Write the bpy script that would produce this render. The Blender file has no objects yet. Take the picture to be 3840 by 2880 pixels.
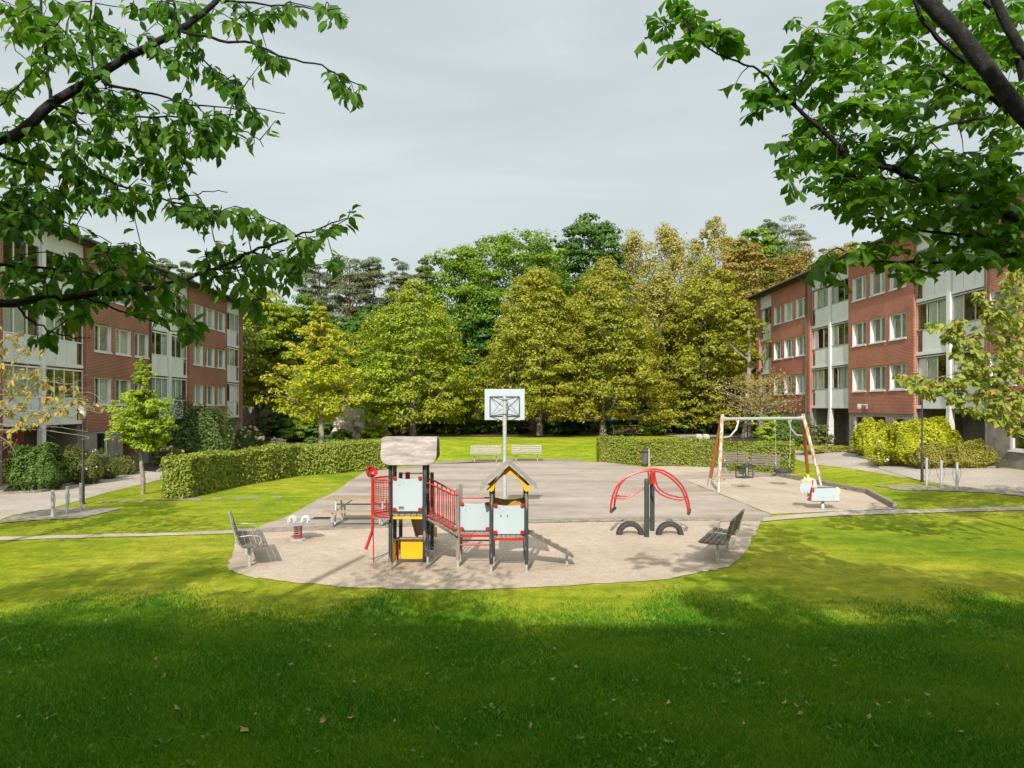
import bpy, math, random
import numpy as np
from mathutils import Vector, Matrix
random.seed(7); RN = np.random.default_rng(11)
scene = bpy.context.scene
COL = scene.collection
F, H, CX, HY = 2560.0, 3.3, 1880.0, 1525.0     # focal length in photo pixels, eye height, vanishing point
PI = math.pi

# ------------------------------------------------------------------ terrain
def sst(a, b, v):
    t = np.clip((np.asarray(v, float)-a)/(b-a), 0, 1)
    return t*t*(3-2*t)
def hz(x, y):
    x = np.asarray(x, float); y = np.asarray(y, float)
    right = 0.7*sst(13.5, 20.5, x)*sst(12, 24, y)
    mound = 0.8*sst(42, 54, y)*sst(-17, -9.5, x)
    hill = 0.24*np.clip(y-63, 0, 60) + 0.02*np.clip(y-58, 0, 5)
    side = 3.2*sst(57, 72, y)*sst(-4, -26, x)
    return np.maximum(right, mound) + hill*(1+0.15*np.sin(x*0.21)) + side*0.6
def h(x, y): return float(hz(x, y))
def G(px, py):
    """point of the terrain that stands at this place of the photograph"""
    Y = F*H/(py-HY)
    for _ in range(60):
        X = (px-CX)*Y/F
        Yn = F*(H-h(X, Y))/(py-HY)
        Y = 0.5*Y+0.5*Yn
    return ((px-CX)*Y/F, Y)
def P(px, py, Y): return ((px-CX)*Y/F, Y, H-(py-HY)*Y/F)

# ------------------------------------------------------------------ mesh builder
class MB:
    def __init__(s): s.v = []; s.f = []
    def add(s, vs, fs):
        n = len(s.v); s.v += [tuple(v) for v in vs]; s.f += [tuple(i+n for i in f) for f in fs]; return s
    def box(s, x0, x1, y0, y1, z0, z1, M=None):
        vs = [(x, y, z) for x in (x0, x1) for y in (y0, y1) for z in (z0, z1)]
        if M is not None: vs = [tuple(M @ Vector(v)) for v in vs]
        return s.add(vs, [(0,1,3,2),(4,6,7,5),(0,4,5,1),(2,3,7,6),(0,2,6,4),(1,5,7,3)])
    def cbox(s, x0, x1, y0, y1, z0, z1, b=0.006, M=None):
        """box with chamfered long edges"""
        b = min(b, (x1-x0)/3, (y1-y0)/3, (z1-z0)/3)
        pts = []
        for (x, sx) in ((x0, 1), (x1, -1)):
            for (y, sy) in ((y0, 1), (y1, -1)):
                for (z, sz) in ((z0, 1), (z1, -1)):
                    pts += [(x+sx*b, y+sy*b, z), (x+sx*b, y, z+sz*b), (x, y+sy*b, z+sz*b)]
        if M is not None: pts = [tuple(M @ Vector(v)) for v in pts]
        I = lambda i, j, k, a: ((i*2+j)*2+k)*3+a
        fs = [(I(0,0,0,2),I(0,0,1,2),I(0,1,1,2),I(0,1,0,2)),(I(1,0,0,2),I(1,1,0,2),I(1,1,1,2),I(1,0,1,2)),
              (I(0,0,0,1),I(1,0,0,1),I(1,0,1,1),I(0,0,1,1)),(I(0,1,0,1),I(0,1,1,1),I(1,1,1,1),I(1,1,0,1)),
              (I(0,0,0,0),I(0,1,0,0),I(1,1,0,0),I(1,0,0,0)),(I(0,0,1,0),I(1,0,1,0),I(1,1,1,0),I(0,1,1,0))]
        for j in (0,1):
            for k in (0,1): fs.append((I(0,j,k,0),I(1,j,k,0),I(1,j,k,1),I(0,j,k,1)))
        for i in (0,1):
            for k in (0,1): fs.append((I(i,0,k,0),I(i,1,k,0),I(i,1,k,2),I(i,0,k,2)))
        for i in (0,1):
            for j in (0,1): fs.append((I(i,j,0,1),I(i,j,1,1),I(i,j,1,2),I(i,j,0,2)))
        for i in (0,1):
            for j in (0,1):
                for k in (0,1): fs.append((I(i,j,k,0),I(i,j,k,1),I(i,j,k,2)))
        return s.add(pts, fs)
    def tube(s, pts, r, n=8, caps=True):
        pts = [Vector(p) for p in pts]; m = len(pts)
        rs = r if isinstance(r, (list, tuple)) else [r]*m
        up = None; vs = []
        for i, p in enumerate(pts):
            t = (pts[min(i+1, m-1)]-pts[max(i-1, 0)])
            t = t.normalized() if t.length > 1e-9 else Vector((0,0,1))
            if up is None: up = Vector((0,0,1)) if abs(t.z) < .9 else Vector((1,0,0))
            a = t.cross(up)
            if a.length < 1e-6: a = t.cross(Vector((0.3,1,0.2)))
            a.normalize(); b = a.cross(t).normalized(); up = b
            for k in range(n):
                w = 2*PI*k/n
                vs.append(p+a*(math.cos(w)*rs[i])+b*(math.sin(w)*rs[i]))
        fs = [(i*n+k, i*n+(k+1) % n, (i+1)*n+(k+1) % n, (i+1)*n+k) for i in range(m-1) for k in range(n)]
        if caps: fs += [tuple(range(n))[::-1], tuple((m-1)*n+k for k in range(n))]
        return s.add(vs, fs)
    def lathe(s, prof, c=(0,0,0), n=20, M=None):
        vs = []
        for (r, z) in prof:
            for k in range(n):
                w = 2*PI*k/n; v = Vector((r*math.cos(w), r*math.sin(w), z))
                if M is not None: v = M @ v
                vs.append(v+Vector(c))
        m = len(prof)
        fs = [(i*n+k, i*n+(k+1) % n, (i+1)*n+(k+1) % n, (i+1)*n+k) for i in range(m-1) for k in range(n)]
        if prof[0][0] > 1e-4: fs.append(tuple(range(n))[::-1])
        if prof[-1][0] > 1e-4: fs.append(tuple((m-1)*n+k for k in range(n)))
        return s.add(vs, fs)
    def prism(s, poly, o, u, v, w):
        """polygon (a,b) laid out in plane o+a*u+b*v and thickened by vector w"""
        o, u, v, w = map(Vector, (o, u, v, w)); n = len(poly)
        vs = [o+u*a+v*b for a, b in poly]; vs += [p+w for p in vs]
        return s.add(vs, [tuple(range(n)), tuple(range(2*n-1, n-1, -1))]+[(i, n+i, n+(i+1) % n, (i+1) % n) for i in range(n)])
    def build(s, name, mat, parent=None, smooth=False, loc=None):
        me = bpy.data.meshes.new(name); me.from_pydata(s.v, [], s.f)
        import bmesh
        bm = bmesh.new(); bm.from_mesh(me); bmesh.ops.recalc_face_normals(bm, faces=bm.faces); bm.to_mesh(me); bm.free()
        me.materials.append(mat)
        if smooth:
            me.polygons.foreach_set('use_smooth', [True]*len(me.polygons))
            try: me.set_sharp_from_angle(angle=math.radians(40))
            except Exception: pass
        o = bpy.data.objects.new(name, me); COL.objects.link(o)
        if parent: o.parent = parent
        if loc: o.location = loc
        return o

def npmesh(name, V, Fa, mat, parent=None, smooth=False):
    """V (n,3); Fa (m,k) all faces same size"""
    V = np.ascontiguousarray(V, np.float32); Fa = np.ascontiguousarray(Fa, np.int32); m, k = Fa.shape
    me = bpy.data.meshes.new(name); me.vertices.add(len(V)); me.vertices.foreach_set('co', V.ravel())
    me.loops.add(m*k); me.loops.foreach_set('vertex_index', Fa.ravel())
    me.polygons.add(m); me.polygons.foreach_set('loop_start', np.arange(0, m*k, k, dtype=np.int32))
    me.polygons.foreach_set('loop_total', np.full(m, k, np.int32))
    if smooth: me.polygons.foreach_set('use_smooth', np.ones(m, bool))
    me.update(calc_edges=True); me.materials.append(mat)
    o = bpy.data.objects.new(name, me); COL.objects.link(o)
    if parent: o.parent = parent
    return o
def tag(o, label=None, cat=None, group=None, kind=None):
    if label: o['label'] = label
    if cat: o['category'] = cat
    if group: o['group'] = group
    if kind: o['kind'] = kind
    return o
def empty(name, loc=(0,0,0), rz=0, label=None, cat=None, group=None):
    o = bpy.data.objects.new(name, None); COL.objects.link(o); o.location = loc; o.rotation_euler = (0,0,rz)
    o.empty_display_size = .2
    return tag(o, label, cat, group)
def kids(o): return [c for c in COL.objects if c.parent == o]
def copy_tree(o, parent=None):
    ch = KIDS.get(o.name) or [c for c in bpy.data.objects if c.parent == o]
    c = o.copy(); COL.objects.link(c); c.parent = parent
    for k in ch: copy_tree(k, c)
    return c
KIDS = {}

# ------------------------------------------------------------------ materials
def newmat(name):
    m = bpy.data.materials.new(name); m.use_nodes = True; nt = m.node_tree; nt.nodes.clear()
    out = nt.nodes.new('ShaderNodeOutputMaterial'); return m, nt, out
def nd(nt, t, **kw):
    n = nt.nodes.new(t)
    for k, v in kw.items():
        if k in n.inputs.keys(): n.inputs[k].default_value = v
        else: setattr(n, k, v)
    return n
def ramp(nt, fac, cols, interp='LINEAR'):
    r = nt.nodes.new('ShaderNodeValToRGB'); r.color_ramp.interpolation = interp
    els = r.color_ramp.elements
    while len(els) < len(cols): els.new(0.5)
    for e, (p, c) in zip(els, cols): e.position = p; e.color = (*c, 1)
    nt.links.new(fac, r.inputs['Fac']); return r.outputs['Color']
def mixc(nt, fac, a, b, mode='MIX'):
    n = nt.nodes.new('ShaderNodeMix'); n.data_type = 'RGBA'; n.blend_type = mode
    for s, v in (('Factor', fac), ('A', a), ('B', b)):
        sock = [i for i in n.inputs if i.name == s and (i.type == 'RGBA' if s != 'Factor' else i.type == 'VALUE')][0]
        if hasattr(v, 'is_output') or isinstance(v, bpy.types.NodeSocket): nt.links.new(v, sock)
        else: sock.default_value = v if s == 'Factor' else (*v, 1)
    return [o for o in n.outputs if o.type == 'RGBA'][0]
def coords(nt, kind='Object', scale=(1,1,1)):
    if kind == 'World':
        src = nt.nodes.new('ShaderNodeNewGeometry').outputs['Position']
    else:
        src = nt.nodes.new('ShaderNodeTexCoord').outputs[kind]
    mp = nt.nodes.new('ShaderNodeMapping'); mp.inputs['Scale'].default_value = scale
    nt.links.new(src, mp.inputs['Vector']); return mp.outputs['Vector']
def noise(nt, vec, sc, det=4, rough=.55, dist=0):
    n = nd(nt, 'ShaderNodeTexNoise'); n.inputs['Scale'].default_value = sc; n.inputs['Detail'].default_value = det
    n.inputs['Roughness'].default_value = rough; n.inputs['Distortion'].default_value = dist
    nt.links.new(vec, n.inputs['Vector']); return n.outputs['Fac']
def bump(nt, hgt, strength=.3, dist=.02):
    b = nd(nt, 'ShaderNodeBump'); b.inputs['Strength'].default_value = strength; b.inputs['Distance'].default_value = dist
    nt.links.new(hgt, b.inputs['Height']); return b.outputs['Normal']
def surf(name, c1, c2=None, sc=3, rough=.7, bmp=.2, c3=None, det=5, scale=(1,1,1), metallic=0, fine=None, kind='Object', bdist=.01, spec=.5):
    """weathered two or three tone surface"""
    m, nt, out = newmat(name); p = nt.nodes.new('ShaderNodeBsdfPrincipled')
    v = coords(nt, kind, scale); n1 = noise(nt, v, sc, det, .6)
    c2 = c2 or tuple(x*.75 for x in c1)
    cols = [(.32, c2), (.62, c1)] if c3 is None else [(.28, c2), (.5, c1), (.7, c3)]
    col = ramp(nt, n1, cols)
    if fine:
        n2 = noise(nt, v, sc*fine, 3, .7)
        col = mixc(nt, 1.0, col, ramp(nt, n2, [(.3, (.72,.72,.72)), (.7, (1.22,1.22,1.22))]), 'MULTIPLY')
    nt.links.new(col, p.inputs['Base Color']); p.inputs['Roughness'].default_value = rough; p.inputs['Metallic'].default_value = metallic
    p.inputs['Specular IOR Level'].default_value = spec
    if bmp: nt.links.new(bump(nt, noise(nt, v, sc*(fine or 6), 3, .6), bmp, bdist), p.inputs['Normal'])
    nt.links.new(p.outputs[0], out.inputs[0]); return m
def leafmat(name, cols, trans=.35, patch=.35, pscale=.35, rough=.5, tint=None):
    """cols: list of (pos, rgb) picked per leaf; patch tints areas of a crown towards 'tint' (its autumn colour)"""
    m, nt, out = newmat(name)
    g = nt.nodes.new('ShaderNodeNewGeometry')
    c = ramp(nt, g.outputs['Random Per Island'], cols)
    if tint:
        n = noise(nt, coords(nt, 'Object'), pscale, 2, .5)
        c = mixc(nt, ramp(nt, n, [(.42, (0,0,0)), (.66, (patch,)*3)]), c, tint)
    d = nt.nodes.new('ShaderNodeBsdfPrincipled'); d.inputs['Roughness'].default_value = rough
    d.inputs['Specular IOR Level'].default_value = .3
    nt.links.new(c, d.inputs['Base Color'])
    t = nt.nodes.new('ShaderNodeBsdfTranslucent')
    tc = mixc(nt, 1.0, c, (1.15, 1.25, .45), 'MULTIPLY'); nt.links.new(tc, t.inputs['Color'])
    mx = nt.nodes.new('ShaderNodeMixShader'); mx.inputs[0].default_value = trans
    nt.links.new(d.outputs[0], mx.inputs[1]); nt.links.new(t.outputs[0], mx.inputs[2]); nt.links.new(mx.outputs[0], out.inputs[0])
    return m

def mat_grass():
    m, nt, out = newmat('lawn_grass'); p = nt.nodes.new('ShaderNodeBsdfPrincipled')
    v = coords(nt, 'World')
    big = noise(nt, v, .22, 4, .55, .6); mid = noise(nt, v, 1.6, 5, .65); 
    vs = coords(nt, 'World', (.55, 2.2, 1)); streak = noise(nt, vs, .9, 4, .6, .8)
    fine = noise(nt, v, 22, 4, .75); vfine = noise(nt, v, 70, 2, .7); tuft = noise(nt, coords(nt, 'World', (1, .55, 1)), 7, 4, .7)
    moss = noise(nt, v, .9, 3, .6, 1.2)
    c = ramp(nt, big, [(.3, (.19,.30,.009)), (.5, (.31,.37,.013)), (.7, (.44,.43,.035))])
    c = mixc(nt, 1, c, ramp(nt, streak, [(.3, (.72,.8,.7)), (.7, (1.25,1.15,1.3))]), 'MULTIPLY')
    c = mixc(nt, 1, c, ramp(nt, mid, [(.3, (.68,.76,.7)), (.7, (1.25,1.18,1.3))]), 'MULTIPLY')
    c = mixc(nt, 1, c, ramp(nt, fine, [(.3, (.6,.66,.6)), (.7, (1.35,1.3,1.4))]), 'MULTIPLY')
    c = mixc(nt, 1, c, ramp(nt, tuft, [(.3, (.66,.74,.6)), (.52, (1,1,1)), (.72, (1.22,1.15,1.4))]), 'MULTIPLY')
    c = mixc(nt, ramp(nt, moss, [(.55, (0,0,0)), (.75, (.55,.55,.55))]), c, (.13,.27,.010))
    nt.links.new(c, p.inputs['Base Color']); p.inputs['Roughness'].default_value = .85; p.inputs['Specular IOR Level'].default_value = .15
    ad = nd(nt, 'ShaderNodeMath', operation='ADD'); nt.links.new(fine, ad.inputs[0]); nt.links.new(vfine, ad.inputs[1])
    nt.links.new(bump(nt, ad.outputs[0], .9, .04), p.inputs['Normal'])
    nt.links.new(p.outputs[0], out.inputs[0]); return m
def mat_brick(name, a, b, mortar):
    m, nt, out = newmat(name); p = nt.nodes.new('ShaderNodeBsdfPrincipled')
    g = nt.nodes.new('ShaderNodeNewGeometry'); sp = nt.nodes.new('ShaderNodeSeparateXYZ'); nt.links.new(g.outputs['Position'], sp.inputs[0])
    ad = nd(nt, 'ShaderNodeMath', operation='ADD'); nt.links.new(sp.outputs[0], ad.inputs[0]); nt.links.new(sp.outputs[1], ad.inputs[1])
    cb = nt.nodes.new('ShaderNodeCombineXYZ'); nt.links.new(ad.outputs[0], cb.inputs[0]); nt.links.new(sp.outputs[2], cb.inputs[1])
    br = nt.nodes.new('ShaderNodeTexBrick'); nt.links.new(cb.outputs[0], br.inputs['Vector'])
    br.inputs['Scale'].default_value = 1; br.inputs['Brick Width'].default_value = .26; br.inputs['Row Height'].default_value = .077
    br.inputs['Mortar Size'].default_value = .011; br.inputs['Mortar Smooth'].default_value = .2; br.inputs['Bias'].default_value = -.1
    br.inputs['Color1'].default_value = (*a, 1); br.inputs['Color2'].default_value = (*b, 1); br.inputs['Mortar'].default_value = (*mortar, 1)
    n = noise(nt, coords(nt, 'World'), .7, 4, .6); c = mixc(nt, 1, br.outputs['Color'], ramp(nt, n, [(.3, (.8,.8,.82)), (.7, (1.15,1.12,1.1))]), 'MULTIPLY')
    n2 = noise(nt, coords(nt, 'World', (1,1,3)), 9, 3, .6); c = mixc(nt, 1, c, ramp(nt, n2, [(.3, (.8,.78,.78)), (.7, (1.2,1.2,1.2))]), 'MULTIPLY')
    nt.links.new(c, p.inputs['Base Color']); p.inputs['Roughness'].default_value = .9; p.inputs['Specular IOR Level'].default_value = .2
    nt.links.new(bump(nt, br.outputs['Fac'], -.5, .008), p.inputs['Normal'])
    nt.links.new(p.outputs[0], out.inputs[0]); return m
def mat_glass(name='window_glass', tint=(.88,.92,.9), see=.55):
    m, nt, out = newmat(name)
    fr = nd(nt, 'ShaderNodeFresnel'); fr.inputs['IOR'].default_value = 2.1
    gl = nd(nt, 'ShaderNodeBsdfGlossy'); gl.inputs['Roughness'].default_value = .02; gl.inputs['Color'].default_value = (.95,.97,.95,1)
    tr = nd(nt, 'ShaderNodeBsdfTransparent'); tr.inputs['Color'].default_value = (*tint, 1)
    n = noise(nt, coords(nt, 'World'), .6, 2, .5); nt.links.new(bump(nt, n, .12, .05), gl.inputs['Normal'])
    gg = nt.nodes.new('ShaderNodeNewGeometry'); iv = nd(nt, 'ShaderNodeMath', operation='SUBTRACT'); iv.inputs[0].default_value = 1; nt.links.new(gg.outputs['Backfacing'], iv.inputs[1])
    ml = nd(nt, 'ShaderNodeMath', operation='MULTIPLY'); nt.links.new(fr.outputs[0], ml.inputs[0]); nt.links.new(iv.outputs[0], ml.inputs[1])
    mx = nt.nodes.new('ShaderNodeMixShader'); nt.links.new(ml.outputs[0], mx.inputs[0]); nt.links.new(tr.outputs[0], mx.inputs[1]); nt.links.new(gl.outputs[0], mx.inputs[2])
    nt.links.new(mx.outputs[0], out.inputs[0]); return m
def mat_wood(name, a, b, c3=None, rough=.8, stretch=(18,18,1.2)):
    return surf(name, a, b, sc=1.6, rough=rough, bmp=.35, c3=c3, det=6, scale=stretch, fine=2.2, bdist=.004)
def mat_flaking(name, paint, wood, amount=.52):
    m, nt, out = newmat(name); p = nt.nodes.new('ShaderNodeBsdfPrincipled')
    v = coords(nt, 'Object', (9,9,1.6)); n = noise(nt, v, 1.5, 6, .65)
    w = ramp(nt, noise(nt, coords(nt, 'Object', (30,30,2)), 2, 4, .6), [(.3, tuple(x*.7 for x in wood)), (.7, wood)])
    pc = ramp(nt, noise(nt, coords(nt, 'Object'), 9, 3, .6), [(.3, tuple(x*.7 for x in paint)), (.7, paint)])
    c = mixc(nt, ramp(nt, n, [(amount, (0,0,0)), (amount+.035, (1,1,1))]), pc, w)
    nt.links.new(c, p.inputs['Base Color']); p.inputs['Roughness'].default_value = .6
    nt.links.new(bump(nt, n, .3, .004), p.inputs['Normal'])
    nt.links.new(p.outputs[0], out.inputs[0]); return m

M = {}
M['grass'] = mat_grass()
M['forest'] = surf('forest_floor', (.07,.05,.03), (.02,.028,.01), sc=.5, c3=(.15,.09,.055), rough=.95, bmp=.6, fine=14, kind='World', bdist=.05)
M['sand'] = surf('play_sand', (.455,.36,.295), (.39,.305,.245), sc=.8, c3=(.51,.41,.34), rough=.95, bmp=.5, fine=22, kind='World', bdist=.012, spec=.2)
def mat_sand():
    m, nt, out = newmat('play_sand'); p = nt.nodes.new('ShaderNodeBsdfPrincipled'); v = coords(nt, 'World')
    big = noise(nt, v, .5, 4, .6, .5); foot = noise(nt, v, 4.5, 3, .6); fine = noise(nt, v, 26, 4, .75)
    c = ramp(nt, big, [(.3, (.40,.32,.25)), (.5, (.45,.365,.29)), (.7, (.49,.405,.33))])
    c = mixc(nt, 1, c, ramp(nt, foot, [(.32, (.90,.89,.88)), (.5, (1,1,1)), (.7, (1.05,1.05,1.06))]), 'MULTIPLY')
    c = mixc(nt, 1, c, ramp(nt, fine, [(.3, (.76,.76,.76)), (.7, (1.2,1.2,1.2))]), 'MULTIPLY')
    nt.links.new(c, p.inputs['Base Color']); p.inputs['Roughness'].default_value = .95; p.inputs['Specular IOR Level'].default_value = .2
    ad = nd(nt, 'ShaderNodeMath', operation='MULTIPLY_ADD'); nt.links.new(foot, ad.inputs[0]); ad.inputs[1].default_value = 2.2; nt.links.new(fine, ad.inputs[2])
    nt.links.new(bump(nt, ad.outputs[0], .6, .03), p.inputs['Normal']); nt.links.new(p.outputs[0], out.inputs[0]); return m
M['sand'] = mat_sand()
M['sand2'] = surf('pale_gravel', (.44,.375,.31), (.34,.28,.22), sc=1.1, c3=(.5,.42,.34), rough=.95, bmp=.5, fine=18, kind='World', spec=.2)
M['path'] = surf('path_asphalt', (.40,.35,.305), (.33,.29,.25), sc=.6, c3=(.46,.405,.355), rough=.92, bmp=.4, fine=26, kind='World', spec=.2)
M['setts'] = surf('small_setts', (.26,.225,.20), (.16,.14,.12), sc=5, c3=(.34,.30,.26), rough=.9, bmp=.8, fine=5, kind='World', spec=.2)
def mat_court():
    m, nt, out = newmat('court_asphalt'); p = nt.nodes.new('ShaderNodeBsdfPrincipled')
    v = coords(nt, 'World'); vs = coords(nt, 'World', (.16,.8,1))
    a = ramp(nt, noise(nt, vs, .8, 5, .6, .5), [(.3, (.235,.195,.168)), (.48, (.335,.28,.24)), (.7, (.41,.345,.30))])
    a = mixc(nt, 1, a, ramp(nt, noise(nt, v, 1.5, 5, .6), [(.3, (.88,.88,.88)), (.7, (1.1,1.1,1.1))]), 'MULTIPLY')
    a = mixc(nt, 1, a, ramp(nt, noise(nt, v, 30, 4, .8), [(.3, (.8,.8,.8)), (.7, (1.2,1.2,1.2))]), 'MULTIPLY')
    nt.links.new(a, p.inputs['Base Color']); p.inputs['Roughness'].default_value = .9; p.inputs['Specular IOR Level'].default_value = .25
    nt.links.new(bump(nt, noise(nt, v, 60, 3, .7), .4, .01), p.inputs['Normal'])
    nt.links.new(p.outputs[0], out.inputs[0]); return m
M['court'] = mat_court()
M['soil'] = surf('bed_soil', (.055,.04,.028), (.025,.02,.014), sc=4, rough=.95, bmp=.8, fine=6, kind='World', bdist=.03)
M['kerb'] = surf('kerb_concrete', (.27,.245,.215), (.17,.155,.135), sc=2, rough=.9, bmp=.3, fine=8, kind='World')
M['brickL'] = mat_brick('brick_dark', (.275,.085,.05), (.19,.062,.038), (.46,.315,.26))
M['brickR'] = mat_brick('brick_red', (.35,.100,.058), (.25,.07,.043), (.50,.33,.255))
M['plaster'] = surf('pebble_render', (.27,.235,.205), (.19,.165,.145), sc=2.2, c3=(.33,.29,.25), rough=.95, bmp=.8, fine=14, kind='World', bdist=.02)
M['plwhite'] = surf('white_render', (.6,.59,.57), (.5,.49,.47), sc=.8, rough=.9, bmp=.3, fine=12, kind='World')
M['white'] = surf('white_paint', (.74,.75,.755), (.66,.67,.675), sc=1.2, rough=.45, bmp=.05, kind='World')
M['panel'] = surf('balcony_panel', (.68,.71,.72), (.60,.63,.64), sc=.9, rough=.55, bmp=.05, kind='World')
M['alu'] = surf('aluminium', (.5,.5,.5), (.36,.36,.36), sc=4, rough=.4, bmp=.05, metallic=.4)
M['roofing'] = surf('roof_felt', (.06,.058,.055), (.035,.035,.033), sc=2, rough=.9, bmp=.3)
M['gutter'] = surf('gutter_metal', (.11,.10,.095), (.07,.065,.06), sc=3, rough=.5, bmp=.1)
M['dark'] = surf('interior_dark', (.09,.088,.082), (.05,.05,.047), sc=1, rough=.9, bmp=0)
M['curtain'] = surf('curtain_cloth', (.72,.71,.68), (.55,.54,.52), sc=2.4, rough=.9, bmp=.5, scale=(6,6,.2), kind='World', bdist=.05)
M['glass'] = mat_glass()
M['doorred'] = mat_wood('red_door_boards', (.20,.035,.028), (.13,.022,.018))
M['galv'] = surf('galvanised_steel', (.50,.52,.53), (.36,.38,.39), sc=14, rough=.45, bmp=.08, metallic=.35, c3=(.58,.6,.6))
M['dkmetal'] = surf('black_lacquer', (.04,.043,.045), (.025,.027,.03), sc=8, rough=.4, bmp=.05)
M['redpaint'] = surf('red_paint', (.50,.028,.022), (.40,.02,.018), sc=9, rough=.35, bmp=.08, fine=4)
M['yelpaint'] = surf('yellow_panel', (.80,.46,.012), (.70,.38,.01), sc=4, rough=.4, bmp=.06)
M['yeldull'] = surf('aged_yellow_panel', (.48,.25,.03), (.38,.19,.025), sc=3, rough=.6, bmp=.1, fine=6)
M['playwhite'] = surf('pale_blue_board', (.445,.515,.575), (.415,.485,.545), sc=2, rough=.35, bmp=.04)
M['bluepost'] = mat_flaking('flaking_blue_grey_post', (.035,.048,.058), (.30,.22,.16), .565)
M['greywood'] = mat_wood('weathered_wood', (.25,.215,.185), (.15,.13,.115), c3=(.33,.29,.25))
M['benchwood'] = surf('bench_wood', (.16,.13,.105), (.10,.082,.068), sc=2.2, rough=.8, bmp=.4, c3=(.23,.195,.16), scale=(1.2,16,16), fine=2, bdist=.004)
M['benchpale'] = surf('sun_bleached_bench_wood', (.33,.30,.26), (.24,.215,.19), sc=2.2, rough=.8, bmp=.4, c3=(.42,.39,.34), scale=(1.2,16,16), fine=2, bdist=.004)
M['roofply'] = surf('bleached_plywood', (.33,.285,.26), (.20,.155,.135), sc=1.5, rough=.8, bmp=.25, c3=(.43,.385,.36), scale=(1.4,4,7), fine=3, bdist=.004)
M['plybrown'] = surf('brown_plywood', (.13,.05,.025), (.08,.03,.018), sc=3, rough=.6, bmp=.2)
M['orangewood'] = mat_wood('oiled_orange_wood', (.34,.12,.022), (.22,.075,.015), rough=.5)
M['swingwood'] = mat_flaking('peeling_swing_post', (.42,.26,.13), (.62,.60,.55), .5)
M['rubber'] = surf('black_rubber', (.045,.047,.05), (.03,.031,.033), sc=12, rough=.65, bmp=.3)
M['greenpost'] = surf('dark_green_post', (.045,.06,.058), (.03,.042,.04), sc=4, rough=.5, bmp=.1, fine=5)
M['lampwhite'] = surf('opal_lamp_shade', (.74,.75,.74), (.62,.63,.62), sc=2, rough=.25, bmp=0)
M['bark'] = surf('bark_brown', (.13,.10,.075), (.06,.047,.036), sc=3, rough=.9, bmp=.9, c3=(.2,.16,.12), scale=(3,3,1), fine=4, bdist=.03)
M['barkgrey'] = surf('bark_grey', (.27,.235,.2), (.17,.145,.12), sc=4, rough=.9, bmp=.7, c3=(.34,.3,.25), scale=(2,2,1), fine=4, bdist=.015)
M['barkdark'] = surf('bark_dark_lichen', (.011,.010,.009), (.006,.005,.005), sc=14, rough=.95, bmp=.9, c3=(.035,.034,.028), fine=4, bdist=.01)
M['barkpine'] = surf('bark_pine_orange', (.25,.10,.05), (.13,.06,.035), sc=2, rough=.9, bmp=.8, fine=4)
M['barkwhite'] = surf('bark_birch', (.5,.47,.42), (.1,.09,.08), sc=2, rough=.8, bmp=.4, scale=(1,1,3), c3=(.58,.55,.5))
M['rock'] = surf('granite', (.46,.385,.345), (.22,.18,.15), sc=1.1, rough=.9, bmp=.9, c3=(.56,.49,.44), fine=5, bdist=.08, det=8)
M['concrete'] = surf('concrete_block', (.42,.39,.35), (.32,.30,.27), sc=5, rough=.9, bmp=.3)
M['timber'] = mat_wood('edge_timber', (.24,.20,.16), (.15,.12,.095), c3=(.33,.275,.22), stretch=(3,3,9))
M['palegold'] = surf('pale_yellow_board', (.72,.60,.30), (.62,.5,.25), sc=4, rough=.4, bmp=.05)
M['petal'] = surf('petal_white', (.72,.64,.60), (.6,.45,.42), sc=9, rough=.7, bmp=0)
M['hydra'] = surf('petal_hydrangea', (.55,.46,.36), (.45,.30,.24), sc=9, rough=.7, bmp=.3, c3=(.6,.58,.42))
# ------------------------------------------------------------------ foliage tools
def unit(a): return a/np.maximum(np.linalg.norm(a, axis=-1, keepdims=True), 1e-9)
def rndu(n): return unit(RN.normal(size=(n, 3)))
def leafquads(C, N, size, asp=.6):
    """diamond leaves: centre C, normal N, length size"""
    n = len(C); N = unit(N); a = unit(np.cross(N, rndu(n))); b = np.cross(N, a)
    s = np.broadcast_to(np.asarray(size, float).reshape(-1, 1), (n, 1))
    V = np.stack([C-a*s*.5, C-b*s*asp*.5+N*s*.08, C+a*s*.5, C+b*s*asp*.5+N*s*.08], 1).reshape(-1, 3)
    return V, np.arange(4*n).reshape(n, 4)
LT = np.array([[0,0,0],[.34,0,.0],[.68,0,-.02],[1,0,-.12],[.3,.27,.07],[.68,.24,.05],[.3,-.27,.07],[.68,-.24,.05]])
LT2 = np.array([[0,0,0],[.34,0,.0],[.72,0,-.05],[1,0,-.16],[.36,.12,.04],[.76,.24,.03],[.36,-.12,.04],[.76,-.24,.03]])
LF = np.array([[0,4,1,1],[4,5,2,1],[5,3,2,2],[0,1,6,6],[6,1,2,7],[7,2,3,3]])
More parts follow.
